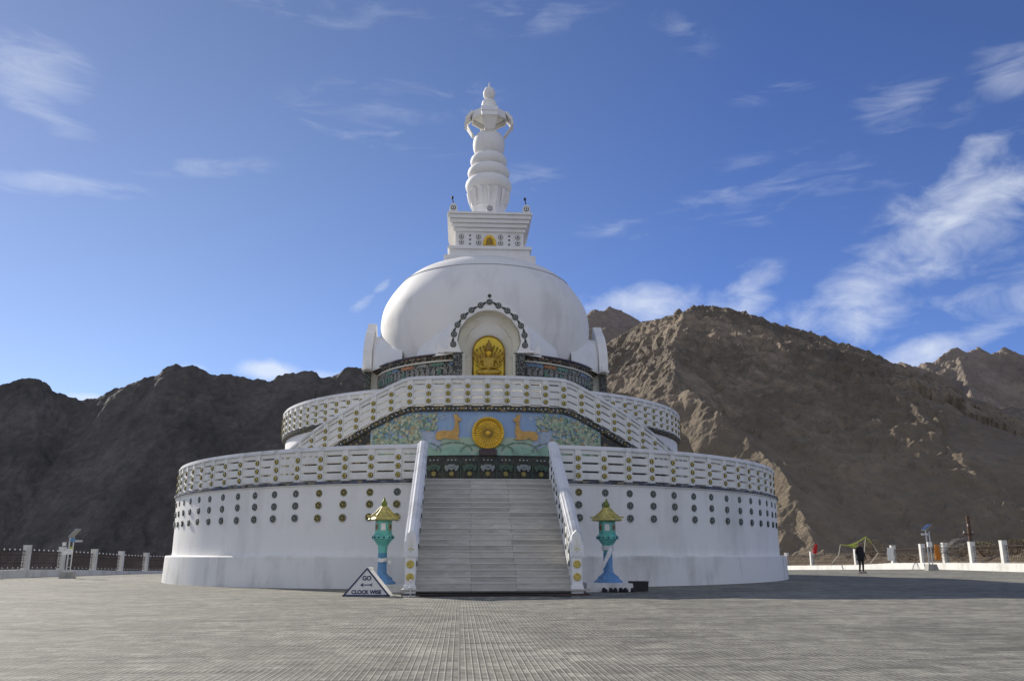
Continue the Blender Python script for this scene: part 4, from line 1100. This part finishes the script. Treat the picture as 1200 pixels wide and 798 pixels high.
# ------------------------------------------------------------------ person
PX, PY = (1008-600)/1031*44.6, 44.6
def person():
    t = thing('person', 'person in black coat and trousers standing on the right side of the plaza', 'person', (PX, PY, g(PX, PY)), R_(20))
    t.scale = (.96, .96, .90)
    J = {'pel': (0, 0, .90), 'wai': (0, 0, 1.05), 'che': (0, 0, 1.27), 'nec': (0, .0, 1.43), 'hd0': (0, -.01, 1.49),
         'hipL': (-.09, 0, .86), 'kneL': (-.10, -.03, .49), 'ankL': (-.11, .02, .09), 'toeL': (-.12, -.12, .04),
         'hipR': (.09, 0, .86), 'kneR': (.11, -.02, .49), 'ankR': (.13, .03, .09), 'toeR': (.15, -.11, .04),
         'shL': (-.18, 0, 1.38), 'elL': (-.26, .02, 1.12), 'wrL': (-.25, -.10, .90), 'shR': (.18, 0, 1.38), 'elR': (.26, .03, 1.12), 'wrR': (.24, -.09, .90)}
    Rr = {'pel': .145, 'wai': .125, 'che': .15, 'nec': .055, 'hd0': .055, 'hip': .085, 'kne': .06, 'ank': .042, 'toe': .04, 'shL': .062, 'shR': .062, 'el': .043, 'wr': .030}
    E = [('pel', 'wai'), ('wai', 'che'), ('che', 'nec'), ('nec', 'hd0')]
    for s_ in 'LR': E += [('pel', 'hip'+s_), ('hip'+s_, 'kne'+s_), ('kne'+s_, 'ank'+s_), ('ank'+s_, 'toe'+s_), ('che', 'sh'+s_), ('sh'+s_, 'el'+s_), ('el'+s_, 'wr'+s_)]
    def skinned(names, edges, rad, name, mat, par, root):
        me = bpy.data.meshes.new(name); me.from_pydata([J[n_] for n_ in names], [(names.index(a), names.index(c)) for a, c in edges], [])
        o = bpy.data.objects.new(name, me); COL.objects.link(o)
        o.modifiers.new('s', 'SKIN'); me.skin_vertices.new() if not me.skin_vertices else None
        for n_, sv in zip(names, me.skin_vertices[0].data): sv.radius = (rad(n_),)*2; sv.use_root = (n_ == root)
        m_ = o.modifiers.new('ss', 'SUBSURF'); m_.levels = 2; m_.render_levels = 2
        dg = bpy.context.evaluated_depsgraph_get(); me2 = bpy.data.meshes.new_from_object(o.evaluated_get(dg)); bpy.data.objects.remove(o)
        me2.materials.clear(); me2.materials.append(mat); me2.polygons.foreach_set('use_smooth', [True]*len(me2.polygons))
        q = bpy.data.objects.new(name, me2); COL.objects.link(q); q.parent = par; return q
    def rad(n_):
        for k_ in (n_, n_[:-1]):
            if k_ in Rr: return Rr[k_]
        return .05
    names = list(J)
    # hands: add fingers as their own chains joined to the wrists
    for s_, sx in (('L', -1), ('R', 1)):
        w = Vector(J['wr'+s_]); J['pm'+s_] = tuple(w+Vector((0, -.03, -.06))); names.append('pm'+s_); E.append(('wr'+s_, 'pm'+s_))
        for f_ in range(4):
            a = w+Vector((0, -.055+.02*f_, -.11)); c = a+Vector((-sx*.01, -.012, -.05+.006*abs(f_-1.5)))
            for nm, v_ in ((f'f{f_}a{s_}', a), (f'f{f_}b{s_}', c)): J[nm] = tuple(v_); names.append(nm); Rr[nm] = .009
            E += [('pm'+s_, f'f{f_}a{s_}'), (f'f{f_}a{s_}', f'f{f_}b{s_}')]
        a = w+Vector((-sx*.01, -.075, -.06)); J['th'+s_] = tuple(a); names.append('th'+s_); Rr['th'+s_] = .010; E.append(('pm'+s_, 'th'+s_)); Rr['pm'+s_] = .028
    body = skinned(names, E, rad, 'body', plain('dark_clothes', (.012, .012, .016), .9), t, 'pel')
    b = MB(); b.blob((0, -.01, 1.575), (.078, .095, .115), 0, 18, 14); b.blob((0, -.105, 1.56), (.013, .018, .022)); b.blob((-.08, 0, 1.57), (.012, .022, .03)); b.blob((.08, 0, 1.57), (.012, .022, .03))
    b.blob((-.03, -.095, 1.585), (.012, .01, .007), 1, 8, 6); b.blob((.03, -.095, 1.585), (.012, .01, .007), 1, 8, 6); b.blob((0, -.098, 1.52), (.024, .01, .006), 2, 8, 6)
    b.build('head', [skin, black, plain('lips', (.25, .09, .08))], body, smooth=True)
    b = MB(); b.blob((0, .015, 1.605), (.088, .098, .10), 0, 16, 12); b.build('hair', black, t, smooth=True)
    b = MB()
    b.lathe([(.235, .70), (.245, .72), (.225, .95), (.225, 1.2), (.225, 1.33), (.15, 1.42), (.08, 1.47)], 20, (0, 0, 0), sy=.72)
    b.build('coat', plain('black_coat', (.010, .010, .013), .9), t, smooth=True)
    b = MB()
    for s_ in (-1, 1): b.box((s_*.125, -.05, .02), (.09, .25, .04)); b.blob((s_*.125, -.08, .055), (.05, .11, .045))
    b.build('shoes', black, t)
    return t
person()

# ------------------------------------------------------------------ terrain
def fbm(x, y, sc, oct_=5, seed=0.0, ridged=False):
    v = 0; a = 1; tot = 0; f = 1/sc
    for i in range(oct_):
        n = noise.noise(Vector((x*f+seed, y*f-seed*.7, seed*1.3+i*3.1)))
        if ridged: n = 1-2*abs(n)
        v += a*n; tot += a; a *= .52; f *= 2.03
    return v/tot
def smax(vals, k): 
    m = max(vals); return m+k*math.log(sum(math.exp((v-m)/k) for v in vals))
def ridge_z(x, y, lines):
    best = -1e9
    for pts, k in lines:
        for (a, b_) in zip(pts, pts[1:]):
            dx, dy = b_[0]-a[0], b_[1]-a[1]; t = ((x-a[0])*dx+(y-a[1])*dy)/(dx*dx+dy*dy); t = 0 if t < 0 else 1 if t > 1 else t
            d = math.hypot(x-a[0]-dx*t, y-a[1]-dy*t); z = a[2]+(b_[2]-a[2])*t-k*d
            if z > best: best = z
    return best
def field(name, x0, x1, y0, y1, nx, ny, fn, mat, smooth=False):
    vs = []; fs = []
    for j in range(ny+1):
        for i in range(nx+1):
            x = x0+(x1-x0)*i/nx; y = y0+(y1-y0)*j/ny; vs.append((x, y, fn(x, y)))
    for j in range(ny):
        for i in range(nx): a = j*(nx+1)+i; fs.append((a, a+1, a+nx+2, a+nx+1))
    b = MB(); b.v = vs; b.f = fs; b.m = [0]*len(fs)
    return struct(b.build(name, mat, smooth=smooth, fixn=False))
def P3(x, y, D): v = at(x, y, D); return (v.x, v.y, v.z)
# right hill
main = [P3(818, 366, 225), P3(835, 367, 228), P3(850, 371, 230), P3(870, 381, 234), P3(900, 398, 240), P3(940, 415, 248), P3(1000, 438, 262), P3(1040, 449, 275), P3(1120, 468, 290), P3(1200, 486, 300)]
spur = [P3(822, 365, 225), P3(800, 388, 200), P3(792, 425, 172), P3(790, 462, 148), P3(832, 492, 136), P3(888, 532, 124), P3(928, 575, 113), P3(952, 632, 103)]
spur2 = [P3(818, 366, 225), P3(795, 373, 223), P3(770, 386, 226), P3(735, 405, 232)]
LN_R = [(main, .54), (spur, .74), (spur2, .74)]
def right_h(x, y):
    z = ridge_z(x, y, LN_R)
    d = math.hypot(x, y)
    amp = min(1, max(0.15, (d-60)/120))
    z += amp*(fbm(x, y, 45, 5, 3.3, True)*5.5-2.2)+fbm(x, y, 9, 5, 8.1, True)*(.9+1.0*max(0, fbm(x, y, 50, 2, 12.0)))*amp-0.8
    # rough rock near the spur crest, smooth scree elsewhere
    sx_ = ridge_z(x, y, [(spur, .74), (spur2, .74)])
    if z-sx_ < 14 and y > 60: z += (fbm(x, y, 7, 5, 1.7, True)*3.2+fbm(x, y, 2.4, 3, 4.2, True)*.9)*amp
    floor = -22
    return max(z, floor+fbm(x, y, 30, 3, 2)*2)
field('hill', 8, 262, 74, 310, 520, 480, right_h, rock_r)
# back hill on the right of the dome
bk = [P3(560, 415, 380), P3(640, 392, 380), P3(675, 377, 380), P3(692, 369, 380), P3(712, 364, 382), P3(728, 367, 384), P3(740, 375, 386), P3(762, 384, 388), P3(800, 400, 390), P3(860, 430, 395)]
def back_h(x, y): return max(-25, ridge_z(x, y, [(bk, .95)])+fbm(x, y, 60, 6, 5.5, True)*7-4+fbm(x, y, 12, 5, 6.5, True)*3.2)
field('back_hill', -40, 190, 300, 440, 260, 150, back_h, rock_b)
fr2 = [P3(985, 440, 400), P3(1015, 427, 400), P3(1035, 431, 400), P3(1060, 434, 402), P3(1078, 437, 404), P3(1090, 428, 405), P3(1105, 421, 405), P3(1122, 419, 406), P3(1140, 422, 408), P3(1150, 418, 410), P3(1162, 420, 410), P3(1180, 416, 412), P3(1200, 421, 415), P3(1260, 428, 425), P3(1340, 440, 440)]
sp3 = [P3(1122, 419, 406), P3(1135, 455, 372), P3(1150, 500, 330)]
sp4 = [P3(1060, 434, 402), P3(1075, 470, 365)]
def far_h(x, y): return max(-25, ridge_z(x, y, [(fr2, .85), (sp3, .8), (sp4, .8)])+fbm(x, y, 55, 6, 9.5, True)*8-4.5+fbm(x, y, 13, 5, 6.5, True)*5.0)
field('far_ridge', 120, 340, 290, 450, 300, 220, far_h, rock_b)
# left mountain
lm = [P3(-120, 470, 400), P3(-40, 462, 400), P3(0, 458, 400), P3(34, 449, 402), P3(45, 452, 402), P3(60, 462, 404), P3(78, 470, 406), P3(95, 474, 408), P3(112, 471, 408), P3(135, 462, 408), P3(155, 452, 406), P3(180, 446, 405), P3(205, 431, 404), P3(220, 434, 404), P3(245, 438, 406), P3(270, 442, 408), P3(290, 448, 410), P3(320, 447, 412), P3(345, 441, 414), P3(362, 441, 415), P3(378, 447, 416), P3(400, 439, 416), P3(413, 434, 416), P3(430, 442, 416), P3(480, 455, 416), P3(560, 452, 416), P3(640, 450, 416)]
ls1 = [P3(205, 431, 404), P3(195, 490, 370), P3(230, 560, 335)]
ls2 = [P3(34, 449, 402), P3(60, 520, 365), P3(40, 590, 330)]
ls3 = [P3(345, 441, 414), P3(330, 500, 375), P3(350, 570, 340)]
ls4 = [P3(125, 466, 408), P3(130, 530, 372), P3(120, 600, 330)]
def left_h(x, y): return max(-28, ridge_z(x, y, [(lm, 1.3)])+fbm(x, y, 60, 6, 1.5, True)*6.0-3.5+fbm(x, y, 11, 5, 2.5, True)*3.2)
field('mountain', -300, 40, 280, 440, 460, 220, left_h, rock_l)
# wide ground and the mound carrying the plaza
def mound(x, y):
    # distance outside the plaza rectangle
    dx = max(-24.9-x, x-27.6, 0); hi = 89
    if x > 14: hi = 89-(x-14)*.3
    if x < -8: hi = 89-(-8-x)*1.4
    dy = max(-45-y, y-hi, 0); d = math.hypot(dx, dy)
    if d <= 0: return -0.9
    z = -0.35-0.30*d if d > 0 else -.9
    z += fbm(x, y, 6, 4, 4.4)*min(1.2, d*.15)
    return max(z, -23+fbm(x, y, 40, 3, 1)*1.5)
field('ground', -150, 170, -110, 190, 160, 150, mound, dust, smooth=True)
b = MB(); n = 90; vs = [(0, 0, -24)]+[(6000*math.cos(2*PI*k/n), 6000*math.sin(2*PI*k/n), -24) for k in range(n)]
b.add(vs, [(0, k+1, (k+1) % n+1) for k in range(n)]); struct(b.build('terrain', dust))
# rubble slope just beyond the right fence
def bank(x, y):
    d = x-27.6
    s_ = min(1, max(0, d/3)); z = -.6+s_*(1.25+fbm(x, y, 7, 4, 7.7)*1.2)+fbm(x, y, 1.6, 4, 9.1, True)*.45*s_
    if d > 16: z -= (d-16)*.35
    if y > 95: z -= (y-95)*.25
    return z if d > -0.4 else -1.2
field('rubble_bank', 26, 60, 34, 110, 150, 260, bank, rock_r)

# dry shrubs beyond the fence
def shrub(loc, r, h, label, seed):
    rb = random.Random(seed)
    t = thing('dry_shrub', label, 'shrub', loc, rb.random()*6, 'dry shrubs beyond the right fence')
    b = MB()
    for k in range(16):
        a = rb.random()*6.28; e = rb.uniform(.3, 1); b.tube([(0, 0, -.2), (math.cos(a)*r*.4*e, math.sin(a)*r*.4*e, h*.5), (math.cos(a)*r*e, math.sin(a)*r*e, h*rb.uniform(.7, 1))], [.03, .02, .008], 4)
    b.build('stem', wood, t)
    b = MB()
    for k in range(900):
        a = rb.random()*6.28; u = rb.random()**.5; z = rb.random()
        rr_ = r*u*(1-.55*z*z); p = Vector((math.cos(a)*rr_, math.sin(a)*rr_, h*(.1+.9*z)+rb.gauss(0, .03)))
        s_ = rb.uniform(.03, .07); n = Vector((rb.gauss(0, 1), rb.gauss(0, 1), rb.gauss(0, 1))).normalized(); u_ = n.orthogonal().normalized(); w_ = n.cross(u_)
        b.add([p-u_*s_, p+w_*s_*.5, p+u_*s_, p-w_*s_*.5], [(0, 1, 2, 3)])
    b.build('leaf_clump', shrub_m, t, fixn=False)
    return t
sh = [(985, 57, 1.2, 1.0, 'rounded dry shrub left of the person beyond the fence'), (1022, 70, 1.5, 1.5, 'tall dry shrub just right of the person'), (1034, 62.5, 1.0, .9, 'small dry shrub left of the white banner'),
      (1060, 61, 1.3, 1.0, 'dry shrub between banner and solar lamp'), (1125, 56, 1.2, .9, 'dry shrub below the bare branches'), (1155, 53, 1.2, .9, 'dry shrub right of the wooden pole'), (1192, 50, 1.2, .9, 'dry shrub at the right end of the fence')]
for i, (px, D, r, h, lb) in enumerate(sh):
    X = (px-600)/1031*(D+3.5); Y = D+3.5
    shrub((X, Y, bank(X, Y)), r, h, lb, 20+i)

# ------------------------------------------------------------------ sky & light
SUN_AZ, SUN_EL = 46.0, 27.0    # azimuth: degrees from -X towards +Y
sv = Vector((-math.cos(R_(SUN_AZ))*math.cos(R_(SUN_EL)), math.sin(R_(SUN_AZ))*math.cos(R_(SUN_EL)), math.sin(R_(SUN_EL))))
sl = bpy.data.lights.new('sun', 'SUN'); sl.energy = 5.0; sl.angle = R_(.53); sl.color = (1, .93, .82)
so = bpy.data.objects.new('sun', sl); COL.objects.link(so); so.rotation_euler = sv.to_track_quat('Z', 'Y').to_euler(); so.location = (-30, 30, 40)
W = bpy.data.worlds.new('World'); S.world = W; W.use_nodes = True
nt = W.node_tree; bg = nt.nodes['Background']; bg.inputs['Strength'].default_value = .12
sk = nt.nodes.new('ShaderNodeTexSky'); sk.sky_type = 'NISHITA'; sk.sun_disc = False; sk.sun_elevation = R_(SUN_EL)
sk.sun_rotation = math.atan2(sv.x, sv.y)
sk.altitude = 3500; sk.air_density = 1.0; sk.dust_density = .6; sk.ozone_density = 3.2
tc = nt.nodes.new('ShaderNodeTexCoord')
sp_ = nt.nodes.new('ShaderNodeSeparateXYZ'); L(nt, tc.outputs['Generated'], sp_.inputs[0])
az = math_(nt, 'ARCTAN2', sp_.outputs[0], sp_.outputs[1])
hyp = math_(nt, 'SQRT', math_(nt, 'ADD', math_(nt, 'POWER', sp_.outputs[0], 2.0), math_(nt, 'POWER', sp_.outputs[1], 2.0)))
el = math_(nt, 'ARCTAN2', sp_.outputs[2], hyp)
cv = nt.nodes.new('ShaderNodeCombineXYZ'); L(nt, az, cv.inputs[0]); L(nt, el, cv.inputs[1])
UV = cv.outputs[0]
def ang(px, py):
    X, Y, Z = ray(px, py); return math.atan2(X, Y), math.atan2(Z, math.hypot(X, Y))
def mask(px, py, sx, sy, rot, dens):
    a, e = ang(px, py)
    v = nt.nodes.new('ShaderNodeVectorMath'); v.operation = 'SUBTRACT'; L(nt, UV, v.inputs[0]); v.inputs[1].default_value = (a, e, 0)
    m = mapping(nt, v.outputs[0], rot=(0, 0, R_(rot)))
    m2 = mapping(nt, m, scale=(1000/sx, 1000/sy, 1))
    ln = nt.nodes.new('ShaderNodeVectorMath'); ln.operation = 'LENGTH'; L(nt, m2, ln.inputs[0])
    r = nt.nodes.new('ShaderNodeMapRange'); r.interpolation_type = 'SMOOTHERSTEP'; L(nt, ln.outputs['Value'], r.inputs['Value'])
    r.inputs['From Min'].default_value = 1.25; r.inputs['From Max'].default_value = 0.0; r.inputs['To Min'].default_value = 0; r.inputs['To Max'].default_value = dens
    return r.outputs['Result']
def total(lst):
    o = None
    for a in lst:
        mk = mask(*a); o = mk if o is None else math_(nt, 'MAXIMUM', o, mk)
    return o
# wisps: stretched noise; puffs: round noise
wisp = total([(15, 75, 95, 45, 0, 1.0), (40, 125, 90, 22, 20, .75), (60, 215, 130, 15, -5, 1.0), (235, 195, 110, 18, -8, .42), (460, 120, 190, 40, -5, .30), (440, 158, 160, 22, 8, .32),
              (1185, 80, 50, 42, 10, .75), (1070, 125, 80, 40, 10, .48), (900, 110, 70, 18, 0, .28), (950, 205, 140, 45, 10, .34), (870, 240, 130, 40, 0, .32), (720, 270, 70, 18, 0, .42), (620, 210, 60, 26, 0, .3), (800, 40, 70, 40, 30, .2), (380, 10, 220, 25, 0, .3), (620, 20, 180, 30, 0, .25)])
puff = total([(1150, 195, 55, 40, -35, .8), (1110, 265, 170, 62, -28, 1.0), (1040, 320, 150, 50, -25, .9), (1180, 340, 90, 60, 0, .6), (985, 380, 110, 36, 0, .85), (1090, 415, 150, 26, -12, .95), (760, 362, 110, 34, 0, 1.2), (860, 350, 80, 36, -25, .9),
              (315, 435, 50, 17, 0, 1.5), (375, 441, 40, 12, 0, 1.1), (228, 433, 22, 10, 0, .7), (103, 467, 34, 9, 0, 1.3), (427, 354, 24, 11, -35, .75), (446, 337, 18, 7, -40, .5)])
nW = noise_(nt, mapping(nt, UV, rot=(0, 0, R_(-8)), scale=(8, 34, 1)), 1.4, 9, .58, .7)
nP = noise_(nt, mapping(nt, UV, rot=(0, 0, R_(28)), scale=(11, 20, 1)), 1.3, 10, .58, .45)
def ragged(mask_, noise_out, gain, off, cut):
    f = math_(nt, 'SUBTRACT', math_(nt, 'MULTIPLY_ADD', noise_out, gain, off), math_(nt, 'MULTIPLY', math_(nt, 'SUBTRACT', 1.0, mask_), cut))
    e = N(nt, 'ShaderNodeMapRange'); e.interpolation_type = 'SMOOTHSTEP'; e.inputs['From Max'].default_value = .22; L(nt, mask_, e.inputs['Value'])
    return math_(nt, 'MULTIPLY', math_(nt, 'MAXIMUM', f, 0.0), e.outputs['Result'])
fW = ragged(wisp, nW.outputs['Fac'], 1.9, -.30, .75)
fP = ragged(puff, nP.outputs['Fac'], 2.2, -.42, .85)
cW = N(nt, 'ShaderNodeClamp'); L(nt, fW, cW.inputs[0]); cP = N(nt, 'ShaderNodeClamp'); L(nt, fP, cP.inputs[0])
fac = math_(nt, 'ADD', math_(nt, 'MULTIPLY', math_(nt, 'POWER', cW.outputs[0], 1.3), .42), math_(nt, 'MULTIPLY', math_(nt, 'POWER', cP.outputs[0], 1.25), .68))
fc = N(nt, 'ShaderNodeClamp'); L(nt, fac, fc.inputs[0]); fc.inputs['Max'].default_value = .95
dt = nt.nodes.new('ShaderNodeVectorMath'); dt.operation = 'DOT_PRODUCT'; L(nt, tc.outputs['Generated'], dt.inputs[0]); dt.inputs[1].default_value = tuple(sv)
d1 = Vector(ray(200, 300)).normalized().dot(sv); d2 = Vector(ray(900, 60)).normalized().dot(sv)
tm = N(nt, 'ShaderNodeMapRange'); tm.inputs['From Min'].default_value = d2; tm.inputs['From Max'].default_value = d1; L(nt, dt.outputs['Value'], tm.inputs['Value'])
tint = mixc(nt, tm.outputs['Result'], (.76, .80, 1.06), (1.13, .97, .95))
sky = mixc(nt, 1.0, sk.outputs[0], tint, 'MULTIPLY')
cloudc = (6.2, 6.6, 7.2)
col = mixc(nt, fc.outputs[0], sky, cloudc)
# unseen broken white cloud added behind the camera to brighten the shaded front
nB = noise_(nt, mapping(nt, tc.outputs['Generated'], scale=(1, 1, 2.2)), 2.6, 7, .55, .2)
cov = N(nt, 'ShaderNodeMapRange'); cov.inputs['From Min'].default_value = .40; cov.inputs['From Max'].default_value = .56; L(nt, nB.outputs['Fac'], cov.inputs['Value'])
bh = N(nt, 'ShaderNodeMapRange'); bh.interpolation_type = 'SMOOTHSTEP'; bh.inputs['From Min'].default_value = .12; bh.inputs['From Max'].default_value = -.25; L(nt, sp_.outputs[1], bh.inputs['Value'])
fb = math_(nt, 'MULTIPLY', cov.outputs['Result'], bh.outputs['Result'])
L(nt, mixc(nt, fb, col, (5.7, 5.8, 6.05)), bg.inputs['Color'])

# ------------------------------------------------------------------ camera
cam = bpy.data.cameras.new('camera'); co = bpy.data.objects.new('camera', cam); COL.objects.link(co); S.camera = co
cam.sensor_width = 36; cam.lens = 36*F/1200; cam.clip_end = 12000; cam.clip_start = .05
co.location = (0, 0, EYE); co.rotation_euler = (PI/2+TH, 0, 0)
S.view_settings.view_transform = 'Standard'; S.view_settings.look = 'None'; S.view_settings.gamma = 1; S.view_settings.exposure = 0.2
S.view_settings.use_curve_mapping = False
